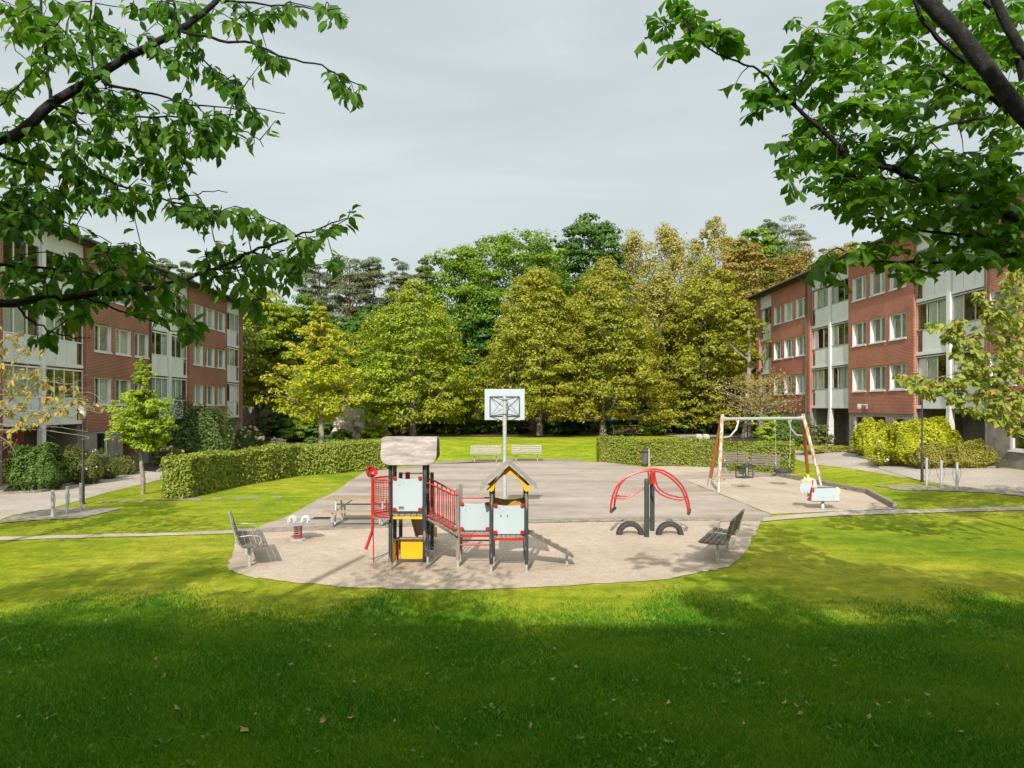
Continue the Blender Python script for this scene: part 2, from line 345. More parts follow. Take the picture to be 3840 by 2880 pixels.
def bigleaves(C, D, N, L, T=LT, wid=1.0):
    """shaped folded leaves: base C, direction D, normal N, length L -> verts, tris"""
    n = len(C); D = unit(D); S = unit(np.cross(N, D)); N2 = np.cross(D, S); L = np.asarray(L).reshape(-1, 1, 1)
    T = np.broadcast_to(T, (n, 8, 3)).copy(); T[:, :, 1] *= wid*(1+.12*RN.normal(size=(n, 1)))
    T[:, :, 2] *= (1+.8*RN.normal(size=(n, 1)))
    V = C[:, None]+L*(T[:, :, 0:1]*D[:, None]+T[:, :, 1:2]*S[:, None]+T[:, :, 2:3]*N2[:, None])
    tri = np.array([[0,4,1],[4,5,2],[4,2,1],[5,3,2],[0,1,6],[6,1,2],[6,2,7],[7,2,3]])
    Fa = (np.arange(n)[:, None, None]*8+tri[None]).reshape(-1, 3)
    return V.reshape(-1, 3), Fa
def prof(kind, u):
    if kind == 'linden':  return np.interp(u, [0,.06,.22,.45,.7,.88,1], [.72,.93,1,.88,.62,.34,.05])
    if kind == 'cone':    return np.interp(u, [0,.1,.3,.6,.85,1], [.3,.8,1,.7,.35,.05])
    if kind == 'oak':     return np.interp(u, [0,.15,.45,.75,.92,1], [.5,.85,1,.86,.55,.15])
    if kind == 'birch':   return np.interp(u, [0,.15,.4,.7,.9,1], [.5,.85,1,.8,.45,.1])
    if kind == 'bush':    return np.interp(u, [0,.15,.5,.8,.95,1], [.85,.98,1,.8,.48,.15])
    if kind == 'tall':    return np.interp(u, [0,.2,.5,.8,1], [.85,1,.88,.58,.1])
    return np.interp(u, [0,.5,1], [.8,1,.3])
def crown_pts(kind, c, R, Ht, ncl, per, rc=.16, flat=.7, shell=.62, droop=0, ry=None, wob=.16):
    """clumpy crown: c = base centre of the crown, R radius, Ht height -> leaf centres and normals"""
    ry = ry or R
    u = RN.random(ncl*4); keep = RN.random(ncl*4) < prof(kind, u)/1.05; u = u[keep][:ncl]; n = len(u)
    th = RN.random(n)*2*PI; ph = RN.random(3)*6
    wobf = 1+wob*np.sin(th*3+ph[0]+u*5)+wob*.7*np.sin(th*5+ph[1]-u*9)
    rr = prof(kind, u)*(shell+(1-shell)*RN.random(n))*wobf
    cc = np.stack([c[0]+R*rr*np.cos(th), c[1]+ry*rr*np.sin(th), c[2]+Ht*u], 1)
    rad = rc*R*(.6+.8*RN.random(n))
    k = np.maximum((per*(.6+.8*RN.random(n))).astype(int), 5); idx = np.repeat(np.arange(n), k); m = len(idx)
    d = rndu(m); d[:, 2] = np.where(d[:, 2] < -.2, -d[:, 2]*.6, d[:, 2]); d = unit(d)
    r = (rad[idx]*(.55+.5*RN.random(m)))[:, None]
    pts = cc[idx]+d*r*np.array([1.15, 1.15, flat])
    out = unit(np.stack([cc[idx, 0]-c[0], cc[idx, 1]-c[1], np.zeros(m)], 1))
    if droop: pts[:, 2] -= droop*rad[idx]*RN.random(m)**1.5*2
    nrm = d*.9+np.array([0, 0, .55])+out*.35+RN.normal(size=(m, 3))*.38
    return pts, nrm, cc
def surf_pts(R, ry, Ht, n, bumpy=.07, fr=(3, 5), shape=.62, depth=.14):
    """leaves close to the surface of a rounded, slightly lumpy bush"""
    d = rndu(n); d[:, 2] = abs(d[:, 2]); ph = RN.random(6)*6; w = 0
    for i in range(6):
        k = RN.normal(size=3)*(fr[0]+(fr[1]-fr[0])*i/5); w = w+bumpy*np.sin(d@k+ph[i])/(1+.25*i)
    e = np.sign(d)*np.abs(d)**shape; e = e/np.max(np.linalg.norm(e, axis=1)); s = np.linalg.norm(e, axis=1, keepdims=True); e = e/s*(.5+.5*s)
    r = (1+w-depth*RN.random(n)**1.6)[:, None]; low = np.clip(.62+e[:, 2:3]*1.6, 0, 1)
    return e*r*np.array([R, ry, Ht])*np.concatenate([low, low, np.ones_like(low)], 1), d
def inner_pts(kind, c, R, Ht, n, k=.62, ry=None):
    ry = ry or R; u = RN.random(n); th = RN.random(n)*2*PI; rr = prof(kind, u)*np.sqrt(RN.random(n))*k
    return np.stack([c[0]+R*rr*np.cos(th), c[1]+ry*rr*np.sin(th), c[2]+Ht*(.04+.88*u)], 1), RN.normal(size=(n, 3))
def crown_obj(parent, mat, kind, c, R, Ht, ncl, per, size, asp=.62, inner=0, cut=None, name='crown', **kw):
    pts, nr, cc = crown_pts(kind, c, R, Ht, ncl, per, **kw)
    if inner:
        a, b = inner_pts(kind, c, R, Ht, inner, ry=kw.get('ry')); pts = np.vstack([pts, a]); nr = np.vstack([nr, b])
    if cut is not None: k = cut(pts); pts = pts[k]; nr = nr[k]
    V, Fa = leafquads(pts, nr, size*(.6+.8*RN.random(len(pts))), asp)
    return npmesh(name, V, Fa, mat, parent), cc
def bez(p0, p1, p2, n=6):
    p0, p1, p2 = map(Vector, (p0, p1, p2)); return [p0*(1-t)**2+p1*2*t*(1-t)+p2*t*t for t in [i/(n-1) for i in range(n)]]
def trunk_obj(parent, mat, base, top, r0, r1, limbs=(), lean=.25, name='trunk', flare=1.35):
    mb = MB(); b, t = Vector(base), Vector(top); mid = (b+t)/2+Vector((random.uniform(-lean, lean), random.uniform(-lean, lean), 0))
    pts = bez(b-Vector((0, 0, .3)), mid, t, 9); rs = [r0+(r1-r0)*(i/8)**.8 for i in range(9)]; rs[0] *= flare*1.1; rs[1] *= 1+(flare-1)*.35
    mb.tube(pts, rs, 9)
    for e in limbs:
        e = Vector(e); zt = (e.z-b.z)/(t.z-b.z+1e-6); ts = max(.12, min(.9, zt-.18-.1*random.random())); i = ts*8; i0 = int(i); s = pts[i0].lerp(pts[min(i0+1, 8)], i-i0)
        rr = rs[i0]*.45; m2 = (s+e)/2+Vector((0, 0, -.12*(e-s).length if e.z > s.z else .1))
        q = bez(s, m2, e, 6); mb.tube(q, [rr*(1-k/6)+.012 for k in range(6)], 6)
    return mb.build(name, mat, parent, smooth=True)
def tree(name, x, y, label, cat, group, leaf, bark, kind, Ht, R, base, r0, ncl, per, size, z=None, nl=10, inner=3000, **kw):
    z = h(x, y) if z is None else z
    e = empty(name, (x, y, z), 0, label, cat, group)
    limbs = []
    _, cc = crown_obj(e, leaf, kind, (0, 0, base), R, Ht-base, ncl, per, size, inner=inner, **kw)
    for i in RN.choice(len(cc), min(nl, len(cc)), replace=False): limbs.append(Vector((0, 0, cc[i][2]*.9)).lerp(Vector(cc[i]), .92))
    trunk_obj(e, bark, (0, 0, 0), (random.uniform(-.2, .2), random.uniform(-.2, .2), Ht*.93), r0, .03, limbs)
    return e

L = {}
L['linden'] = leafmat('leaves_linden_green_gold', [(0, (.10,.195,.010)), (.45, (.215,.31,.016)), (.8, (.37,.41,.024)), (1, (.53,.49,.04))], .38, .7, .16, tint=(.36,.345,.025))
L['lindenbr'] = leafmat('leaves_linden_bronze', [(0, (.11,.17,.012)), (.4, (.235,.275,.02)), (.8, (.38,.365,.034)), (1, (.55,.44,.055))], .38, .6, .15, tint=(.38,.31,.03))
L['oak'] = leafmat('leaves_oak_green', [(0, (.055,.14,.009)), (.5, (.11,.23,.013)), (.85, (.18,.30,.018)), (1, (.30,.36,.025))], .32, .7, .14, tint=(.22,.30,.018))
L['oakdark'] = leafmat('leaves_oak_dark', [(0, (.03,.095,.011)), (.5, (.06,.155,.016)), (1, (.115,.215,.024))], .28, .5, .2, tint=(.10,.18,.02))
L['birch'] = leafmat('leaves_birch_olive', [(0, (.2,.2,.045)), (.5, (.32,.3,.07)), (1, (.46,.4,.09))], .3, .8, .13, tint=(.42,.34,.06))
L['rusty'] = leafmat('leaves_rusty', [(0, (.15,.14,.03)), (.5, (.25,.21,.04)), (1, (.38,.28,.055))], .28, .6, .15, tint=(.32,.19,.05))
L['pine'] = leafmat('needles_pine', [(0, (.07,.10,.035)), (.5, (.13,.165,.06)), (1, (.21,.24,.09))], .12, .4, .2, tint=(.12,.13,.05))
L['horsech'] = leafmat('leaves_yellow_chestnut', [(0, (.24,.34,.012)), (.55, (.44,.50,.018)), (.87, (.58,.56,.03)), (1, (.6,.34,.08))], .4, .55, .28, tint=(.58,.46,.06))
L['lime'] = leafmat('leaves_lime_green', [(0, (.19,.29,.016)), (.5, (.30,.42,.02)), (1, (.42,.50,.03))], .3)
L['shade'] = leafmat('leaves_understory', [(0, (.04,.085,.012)), (.5, (.08,.15,.02)), (.85, (.15,.22,.03)), (1, (.2,.16,.05))], .28)
L['hedge'] = leafmat('leaves_hedge', [(0, (.10,.165,.018)), (.4, (.18,.25,.024)), (.75, (.28,.33,.03)), (.94, (.36,.33,.045)), (1, (.36,.18,.04))], .26, .5, .5, tint=(.27,.31,.04))
L['bushdk'] = leafmat('leaves_dark_bush', [(0, (.05,.105,.018)), (.5, (.09,.165,.024)), (1, (.15,.22,.035))], .22)
L['rose'] = leafmat('leaves_rose', [(0, (.07,.11,.018)), (.5, (.12,.17,.03)), (.85, (.18,.2,.04)), (1, (.26,.12,.04))], .22)
L['rhodo'] = leafmat('leaves_rhododendron', [(0, (.045,.085,.022)), (.5, (.08,.135,.03)), (1, (.15,.2,.04))], .15)
L['yellow'] = leafmat('leaves_golden_bush', [(0, (.25,.30,.012)), (.5, (.42,.45,.018)), (1, (.56,.53,.028))], .28)
L['spirea'] = leafmat('leaves_spirea', [(0, (.19,.21,.028)), (.5, (.30,.29,.04)), (1, (.42,.31,.07))], .25)
L['cherry'] = leafmat('leaves_cherry', [(0, (.036,.115,.010)), (.5, (.064,.18,.013)), (.86, (.115,.255,.02)), (.985, (.2,.32,.03)), (1, (.45,.34,.045))], .52, .6, .5, .42, (.12,.23,.02))
L['chestnut'] = leafmat('leaves_chestnut', [(0, (.036,.115,.009)), (.5, (.064,.18,.011)), (.88, (.115,.255,.016)), (.992, (.2,.32,.03)), (1, (.5,.36,.04))], .55, .6, .5, .42, (.13,.24,.018))
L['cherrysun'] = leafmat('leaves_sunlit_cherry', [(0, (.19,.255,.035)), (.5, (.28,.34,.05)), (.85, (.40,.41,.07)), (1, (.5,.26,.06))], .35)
L['autumn'] = leafmat('leaves_sparse_autumn', [(0, (.28,.28,.06)), (.5, (.42,.37,.08)), (1, (.52,.30,.09))], .3)
L['shade_blade'] = leafmat('grass_blades_shade_toned', [(0, (.025,.145,.004)), (.5, (.055,.225,.006)), (.86, (.13,.31,.012)), (1, (.36,.40,.10))], .4, .65, .6, tint=(.19,.32,.014))  # deep green of lawn in shade put into the blade colour
L['litter'] = leafmat('fallen_leaf', [(0, (.38,.14,.03)), (.4, (.24,.09,.04)), (.7, (.5,.36,.2)), (1, (.10,.05,.03))], .15)
# ------------------------------------------------------------------ ground sheets
def struct(o): o['kind'] = 'structure'; return o
def ground_sheet():
    xs = np.unique(np.concatenate([np.arange(-400, -44, 25), np.arange(-44, 44.1, .5), np.arange(50, 401, 25)]))
    ys = np.unique(np.concatenate([np.arange(-120, -10, 10), np.arange(-10, 76, .5), np.arange(76, 130, 2), np.arange(130, 600, 30)]))
    X, Y = np.meshgrid(xs, ys); Z = hz(X, Y) + .035*np.sin(X*.55+1)*np.sin(Y*.43)*sst(-6, -3, Y)*(1-sst(9.5, 11.2, Y))
    V = np.stack([X, Y, Z], -1).reshape(-1, 3); nx, ny = len(xs), len(ys)
    i = (np.arange(ny-1)[:, None]*nx+np.arange(nx-1)[None]).ravel()
    return npmesh('ground', V, np.stack([i, i+1, i+1+nx, i+nx], 1), M['grass'], smooth=True)
struct(ground_sheet())
import bmesh
def densify(poly, step=.35, jit=.0):
    out = []
    for a, b in zip(poly, poly[1:]+poly[:1]):
        d = math.dist(a, b); n = max(1, int(d/step))
        for i in range(n):
            t = i/n; x = a[0]+(b[0]-a[0])*t; y = a[1]+(b[1]-a[1])*t
            out.append((x+random.gauss(0, jit), y+random.gauss(0, jit)))
    return out
def smoothpoly(pts, n=6):
    out = []; m = len(pts)
    for i in range(m-1):
        p0, p1, p2, p3 = pts[max(i-1, 0)], pts[i], pts[i+1], pts[min(i+2, m-1)]
        for k in range(n):
            t = k/n
            out.append(tuple(.5*((2*p1[j])+(-p0[j]+p2[j])*t+(2*p0[j]-5*p1[j]+4*p2[j]-p3[j])*t*t+(-p0[j]+3*p1[j]-3*p2[j]+p3[j])*t**3) for j in (0, 1)))
    out.append(tuple(pts[-1])); return out
def sheet(name, poly, dz, mat, jit=.0, step=.4):
    poly = densify(poly, step, jit)
    bm = bmesh.new(); vs = [bm.verts.new((x, y, 0)) for x, y in poly]; bm.faces.new(vs)
    bmesh.ops.triangulate(bm, faces=bm.faces)
    xs = [p[0] for p in poly]; ys = [p[1] for p in poly]
    if max(xs) > 13 or max(ys) > 42 or min(ys) > 40:
        for v in np.arange(math.ceil(min(xs)), max(xs), 1.0): bmesh.ops.bisect_plane(bm, geom=bm.verts[:]+bm.edges[:]+bm.faces[:], plane_co=(v, 0, 0), plane_no=(1, 0, 0))
        for v in np.arange(math.ceil(min(ys)), max(ys), 1.0): bmesh.ops.bisect_plane(bm, geom=bm.verts[:]+bm.edges[:]+bm.faces[:], plane_co=(0, v, 0), plane_no=(0, 1, 0))
    for v in bm.verts: v.co.z = h(v.co.x, v.co.y)+dz
    for f in bm.faces:
        f.normal_update()
        if f.normal.z < 0: f.normal_flip()
    me = bpy.data.meshes.new(name); bm.to_mesh(me); bm.free(); me.materials.append(mat)
    o = bpy.data.objects.new(name, me); COL.objects.link(o); return struct(o)
g = lambda L_: [G(*p) for p in L_]
# court
court_back = smoothpoly(g([(1370,1769),(1495,1754),(1634,1740),(1760,1733),(1860,1732),(2073,1729),(2250,1734),(2436,1753)]))
court_left = smoothpoly(g([(888,1999),(946,1985),(1091,1930),(1187,1877),(1260,1843),(1303,1810),(1370,1769)]))
court = court_left[:-1]+court_back+g([(2560,1762),(2720,1768),(2913,1787),(2564,1799),(2893,1931),(2858,1955),(2500,1953),(2200,1957),(1750,1968),(1452,1978)])
sheet('asphalt_court', court, .008, M['court'], jit=.03)
sp = smoothpoly(g([(2855,1956),(2831,2000),(2797,2069),(2727,2126),(2632,2146),(2458,2178),(2180,2195),(1920,2208),(1650,2212),(1389,2206),(1172,2192),(998,2171),(946,2165),(872,2142),(853,2113),(869,2085),(879,2040),(888,2001)]))
sheet('sand_pit', sp+g([(1452,1980),(1750,1970),(2200,1959),(2500,1955)]), .012, M['sand'], jit=.025, step=.2)
sheet('swing_sand_pit', g([(2564,1799),(2913,1787),(3254,1853),(3357,1910),(2893,1930)]), .018, M['sand'], jit=.01)
sheet('gravel_patch', smoothpoly(g([(2436,1753),(2500,1748),(2600,1744),(2700,1747)]))+g([(2740,1768),(2640,1772),(2540,1780),(2480,1775)]), .014, M['sand2'], jit=.05)
sheet('sett_strip', g([(888,1999),(888,1985),(1452,1964),(1750,1955),(2200,1943),(2500,1940),(2868,1944),(2858,1956),(2500,1954),(2200,1958),(1750,1969),(1452,1979)]), .015, M['setts'])
sheet('bench_strip', g([(1634,1741),(1760,1734),(1860,1733),(2073,1730),(2200,1733),(2180,1724),(1980,1720),(1800,1722),(1640,1733)]), .013, M['setts'])
# paths
wl = -20.55
left_in = smoothpoly(g([(-260,2060),(0,1949),(87,1927),(161,1912),(195,1906),(391,1851),(582,1804)]))
lx = [left_in[-1], (-15.7, 36), (-15.2, 42), (-14.6, 47), (-13.9, 52), (-14.2, 55), (-17, 57), (-24, 57.5), (-24, 55), (wl, 55), (wl, 12), (-17.5, 11.5)]
sheet('path_left', left_in+lx[1:], .010, M['path'], jit=.02)
sheet('bike_stand_paving_left', g([(-60,1968),(0,1955),(161,1914),(195,1908),(300,1906),(460,1907),(380,1928),(304,1944),(120,1953)]), .020, M['setts'], jit=.03)
sheet('lawn_path_left', g([(-700,2048),(0,2015),(420,2004),(700,1998),(888,1988),(888,2001),(700,2008),(420,2015),(0,2028),(-700,2062)]), .016, M['path'], jit=.02)
sheet('lawn_path_right', g([(2868,1944),(3000,1930),(3150,1921),(3358,1912),(3600,1907),(3840,1901),(4300,1888),(4300,1902),(3840,1915),(3600,1920),(3392,1927),(3100,1938),(2990,1946),(2856,1958)]), .022, M['path'], jit=.015)
right_in = smoothpoly(g([(2966,1712),(3010,1732),(3063,1742),(3250,1768),(3450,1802),(3620,1828),(3840,1846),(4200,1880)]))
sheet('path_right', right_in+[(21.25, right_in[-1][1]-1.5), (21.25, 57.5), (17.5, 60), (14.5, 60), (14.4, 52), (14.2, 44)], .011, M['path'], jit=.02)
sheet('bike_stand_paving_right', g([(3275,1822),(3400,1821),(3560,1824),(3640,1830),(3840,1850),(3840,1862),(3700,1850),(3500,1841),(3380,1840)]), .024, M['setts'], jit=.03)
sheet('gravel_path_far', g([(860,1700),(980,1690),(1130,1681),(1190,1668),(1205,1660),(1140,1656),(1010,1660),(900,1668)]), .02, M['path'], jit=.05)
sheet('gravel_path_right', g([(2480,1633),(2600,1630),(2780,1636),(2950,1648),(3030,1660),(2990,1668),(2800,1650),(2600,1643)]), .022, M['path'], jit=.05)
# forest floor beyond the lawn
fx = [(-60, 57), (-24, 58), (-15, 58.5), (-11.5, 56.5), (-9, 55.5), (-4, 56.2), (2, 56.6), (9, 57), (13, 58.5), (18, 60.5), (60, 61), (60, 128), (-60, 128)]
sheet('forest_floor', fx, .03, M['forest'], jit=.12, step=1)
# planting beds with kerbs
def bed(pts, closing, name='planting_bed', kw=.12, kh=.1):
    line = smoothpoly(g(pts)); sheet(name, line+closing, .04, M['soil'])
    mb = MB()
    for a, b in zip(line, line[1:]):
        d = Vector((b[0]-a[0], b[1]-a[1], 0)); n = Vector((-d.y, d.x, 0)).normalized()*kw*.5
        za, zb = h(*a), h(*b)
        A, B = Vector((*a, 0)), Vector((*b, 0)); 
        q = [A-n, A+n, B+n, B-n]; zz = [za, za, zb, zb]
        mb.add([(p.x, p.y, z-.05) for p, z in zip(q, zz)]+[(p.x, p.y, z+kh) for p, z in zip(q, zz)], [(0,1,5,4),(1,2,6,5),(2,3,7,6),(3,0,4,7),(4,5,6,7)])
    return struct(mb.build('kerb', M['kerb']))
bed([(0,1855),(60,1852),(174,1843),(304,1808),(391,1786),(512,1775),(530,1768),(505,1758)], [(-20.5, 34.5), (-20.5, 28.5)])
bed([(3240,1708),(3215,1713),(3250,1722),(3330,1735),(3430,1749),(3560,1753),(3660,1754),(3732,1756)], [(21.2, G(3732,1756)[1]), (21.2, 41), (20, 41.5)], 'planting_bed')
bed([(2985,1688),(3050,1692),(3120,1692),(3202,1690)], [(21.2, 44.5), (21.2, 56), (15.2, 56), (15.0, 48)], 'planting_bed')
bed([(590,1772),(640,1742),(740,1718),(870,1698)], [(-20.5, 50), (-20.5, 38), (-19.5, 36)], 'planting_bed')
# timber edging round the sand
def timber(pts, name, label, hgt=.1, w=.12, mat='timber', group='timber edging round the sand'):
    mb = MB()
    P_ = g(pts)
    for a, b in zip(P_, P_[1:]):
        A, B = Vector((*a, 0)), Vector((*b, 0)); d = (B-A).normalized(); n = Vector((-d.y, d.x, 0))
        L_ = (B-A).length; k = max(1, round(L_/3.2))
        for i in range(k):
            p = A+d*(L_*i/k+.01); q = A+d*(L_*(i+1)/k-.01); ang = math.atan2(d.y, d.x)
            Mx = Matrix.Translation((p.x, p.y, h(p.x, p.y)))@Matrix.Rotation(ang, 4, 'Z')
            mb.cbox(0, (q-p).length, -w/2, w/2, -.08, hgt+random.uniform(-.008, .008), .012, Mx)
    return tag(mb.build(name, M[mat]), label, 'edging', group)
timber([(888,2001),(1452,1979),(1750,1968),(2200,1956),(2500,1953),(2855,1955)], 'timber_edge', 'long pale timber edging between the asphalt court and the curved sand pit', .055)
timber([(2700,1775),(2913,1786)], 'timber_edge', 'short timber sleeper along the back of the swing sand pit by the table', .14, .14)
timber([(2913,1786),(3254,1853),(3357,1910)], 'timber_edge', 'dark timber sleepers holding the lawn along the right side of the swing sand', .2, .14)
# stepping stones in the lawn
for i, (px, py, w, lab) in enumerate([(395,1882,.55,'flat grey paving stone sunk in the lawn nearest the bright green young tree'),(460,1881,.5,None),(535,1878,.5,None),(607,1876,.55,None),(670,1875,.6,None),(737,1872,.6,None),(820,1870,.45,None),(893,1868,.5,None),(895+60,1866,.45,None),(1040,1864,.4,None)]):
    x, y = G(px, py); mb = MB(); n = 7; poly = [(w*.55*math.cos(2*PI*k/n)*(1+random.uniform(-.15,.15)), w*.3*math.sin(2*PI*k/n)*(1+random.uniform(-.15,.15))) for k in range(n)]
    mb.prism(poly, (x, y, -.02), (1,0,0), (0,1,0), (0,0,.045)); o = mb.build('stepping_stone', M['kerb'])
    tag(o, 'flat grey paving stone set in the sunny lawn in front of the left hedge', 'stone', 'stepping stones across the left lawn')

# ------------------------------------------------------------------ apartment buildings
def building(s, Xf, z0, rows, label, brick, yspan, winw, winh, sill0, basez, balz, par, glz, roofz, sideend):
    """s: side (-1 left, 1 right). rows: list of ('brick'|'balc', yNear, yFar, detail) going away; heights relative to z0"""
    root = empty('apartment_building', (s*Xf, (yspan[0]+yspan[1])/2, z0), 0, label, 'apartment building')
    ox, oy, oz = root.location
    def bx(mb, y0, y1, za, zb, d0, d1):
        x0, x1 = sorted((s*(Xf+d0)-ox, s*(Xf+d1)-ox)); mb.box(x0, x1, min(y0, y1)-oy, max(y0, y1)-oy, za, zb); return mb
    base = MB(); rec = MB()
    story = 2.75
    # window prototype
    def make_window(w, hh, curtain=True):
        e = MB(); e.box(-.012, .012, .05, w-.05, .05, hh-.05); wn = e.build('window', M['glass'], root)
        f = MB(); fw = .075
        for a in ((0, fw, 0, hh), (w-fw, w, 0, hh), (fw, w-fw, 0, fw), (fw, w-fw, hh-fw, hh), (w*.42-.04, w*.42+.04, fw, hh-fw)):
            f.box(-.05, .05, a[0], a[1], a[2], a[3])
        f.build('frame', M['white'], wn)
        sl = MB(); sl.box(min(-s*.22, s*.02), max(-s*.22, s*.02), -.04, w+.04, -.075, -.003); sl.build('sill', M['white'], wn)
        # white splayed reveals seen in the photo
        for ra, rb_ in ((-.002, .02), (w-.02, w+.002)):
            r = MB(); r.box(min(-s*.165, -s*.052), max(-s*.165, -s*.052), ra, rb_, 0, hh); r.build('reveal', M['white'], wn)
        return wn
    def curtains(w, hh, kind):
        c = MB(); segs = {0: [(0.05, .36*w), (w-.4*w, w-.05)], 1: [(.05, .3*w), (.5*w, w-.05)], 2: [(.05, w-.05)], 3: [(w*.45, w-.05)]}[kind]
        for a, b in segs:
            n = max(3, int((b-a)/.06)); v = []
            for k in range(n+1):
                yy = a+(b-a)*k/n; dd = s*(.045+.02*(k % 2)); v += [(dd, yy, .02), (dd, yy, hh-.02)]
            c.add(v, [(2*k, 2*k+2, 2*k+3, 2*k+1) for k in range(n)])
        return c.build('curtain', M['curtain'])
    proto = make_window(winw, winh); cur = [curtains(winw, winh, k) for k in range(4)]
    first = [True]; used = [False]*4
    def place_window(y, z):
        if first[0]: o = proto; first[0] = False
        else: o = copy_tree(proto, root)
        o.location = (s*(Xf+.17)-ox, y-oy, z)
        k = random.choice([0, 2, 1, 2, 3, 1])
        c = cur[k] if not used[k] else cur[k].copy()
        if used[k]: COL.objects.link(c)
        used[k] = True; c.parent = o
        # dark room behind the pane
        return o
    place_rooms = MB()
    D = .42; 
    for (kind, y0, y1, det) in rows:
        base = MB(); rec = MB(); wall = MB(); place_rooms = MB()
        if kind == 'brick':
            wins = det.get('w', [])
            zs = [basez]+[v for k in range(3) for v in (sill0+story*k, sill0+story*k+winh)]+[roofz]
            for i in range(0, len(zs)-1):
                if i % 2 == 0: bx(wall, y0, y1, zs[i], zs[i+1], 0, D)
                else:
                    e = y0
                    for w in wins:
                        bx(wall, e, w, zs[i], zs[i+1], 0, D); e = w+winw
                    bx(wall, e, y1, zs[i], zs[i+1], 0, D)
            for k in range(3):
                for w in wins:
                    place_window(w, sill0+story*k)
                    # header course: slim lighter brick lip
                    bx(wall, w-.12, w+winw+.12, sill0+story*k+winh+.0, sill0+story*k+winh+.07, -.018, -.0005)
            for k in range(3):
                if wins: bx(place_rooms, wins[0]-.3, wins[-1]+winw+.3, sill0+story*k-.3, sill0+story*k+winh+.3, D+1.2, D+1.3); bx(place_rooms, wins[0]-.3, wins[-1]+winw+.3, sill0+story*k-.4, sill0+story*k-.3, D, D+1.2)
            # base storey of render with openings
            ops = sorted(det.get('b', []), key=lambda t: t[0]); e = y0
            for (a, b, za, zb, what) in ops:
                bx(base, e, a, -1.0, basez-.001, .04, D)
                if za > 0: bx(base, a, b, -1.0, za, .04, D)
                bx(base, a, b, zb, basez-.001, .04, D)
                if what == 'win':
                    sw = MB(); sw.box(-.012, .012, .04, b-a-.04, .04, zb-za-.04); wo = sw.build('window', M['glass'], root)
                    f = MB(); W = b-a; HH = zb-za
                    for q in ((0, .08, 0, HH), (W-.08, W, 0, HH), (.08, W-.08, 0, .08), (.08, W-.08, HH-.08, HH)): f.box(-.05, .05, *q)
                    f.build('frame', M['white'], wo); sl = MB(); sl.box(min(-s*.2, s*.02), max(-s*.2, s*.02), -.04, W+.04, -.07, -.003); sl.build('sill', M['white'], wo)
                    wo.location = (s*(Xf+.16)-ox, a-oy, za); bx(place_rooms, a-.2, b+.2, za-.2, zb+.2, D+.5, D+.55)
                else:
                    bx(rec, a-.3, b+.3, -.5, zb+.2, D+.9, D+1.0); bx(rec, a-.05, a-.001, -.5, zb, D, D+.9); bx(rec, b+.001, b+.05, -.5, zb, D, D+.9); bx(rec, a, b, zb+.001, zb+.05, D, D+.9)
                e = b
            bx(base, e, y1, -1.0, basez-.001, .04, D)
        else:
            cols = det.get('col', []); lite = det.get('open', [])
            # back wall and side walls of the loggia
            bx(rec, y0, y1, basez, roofz-.05, 1.9, 2.0)
            bx(rec, y0+.001, y0+.12, basez, roofz-.06, D+.001, 1.899); bx(rec, y1-.12, y1-.001, basez, roofz-.06, D+.001, 1.899)
            bx(base, y0, y1, -1.0, basez-.001, 2.4, 2.5)
            bx(base, y0-.001, y0+.22, -1.0, balz-.05, .3, 2.399); bx(base, y1-.22, y1+.001, -1.0, balz-.05, .3, 2.399)
            edges = [y0]+[c for c in cols]+[y1]
            for k in range(3):
                zb = balz+story*k
                for a, b in zip(edges, edges[1:]):
                    a2 = a+(.14 if a != y0 else .0); b2 = b-(.14 if b != y1 else .0)
                    slab = MB(); bx(slab, a2, b2, zb-.02, zb+.16, .13, 1.895); so = slab.build('balcony', M['white'], root)
                    pz0, pz1 = zb+.165, balz+par+story*k
                    gap = det.get('gap', .45) if b == y1 or len(cols) == 0 else 0
                    pn = MB(); n = max(2, round((b2-a2-gap)/.95)); wd = (b2-a2-.06-gap)/n
                    for i in range(n):
                        bx(pn, a2+.03+i*wd+.012, a2+.03+(i+1)*wd-.012, pz0, pz1-.05, .16, .2)
                    pn.build('parapet_panel', M['panel'], so)
                    fr = MB(); bx(fr, a2, b2, pz1-.049, pz1+.01, .14, .24)
                    gt = balz+glz+story*k
                    bx(fr, a2, b2, gt, gt+.07 if k < 2 else gt+.07, .14, .24)
                    ng = max(3, round((b2-a2)/.78)); gw = (b2-a2)/ng
                    openi = lite.get((k, edges.index(a)), []) if isinstance(lite, dict) else []
                    gl = MB()
                    for i in range(ng+1):
                        yy = a2+i*gw; yy0 = min(max(yy-.028, a2), b2-.056); bx(fr, yy0, yy0+.056, pz1+.011, gt-.001, .16, .215)
                    for i in range(ng):
                        if i in openi: continue
                        bx(gl, a2+i*gw+.03, a2+(i+1)*gw-.03, pz1+.02, gt-.01, .18, .19)
                    if gap:
                        bx(fr, b2-.05, b2, pz0, pz1-.05, .16, .21); bx(gl, b2-gap+.0, b2-.06, pz0+.02, pz1-.06, .18, .19)
                    fr.build('glazing_frame', M['alu'] if s > 0 else M['white'], so)
                    if gl.v: gl.build('glazing', M['glass'], so)
                    # blinds and curtains inside some balconies
                    if random.random() < .8:
                        cb = MB(); i0 = random.randrange(ng); i1 = min(ng, i0+random.choice([2, 3, 4])); ya = a2+i0*gw+.05; yb = a2+i1*gw-.05; nn = max(4, int((yb-ya)/.07)); v = []
                        for q in range(nn+1):
                            yy = ya+(yb-ya)*q/nn; dd = s*(Xf+.25+.02*(q % 2))-ox; v += [(dd, yy-oy, pz1-.3), (dd, yy-oy, gt-.03)]
                        cb.add(v, [(2*q, 2*q+2, 2*q+3, 2*q+1) for q in range(nn)]); cb.build('curtain', M['curtain'], so)
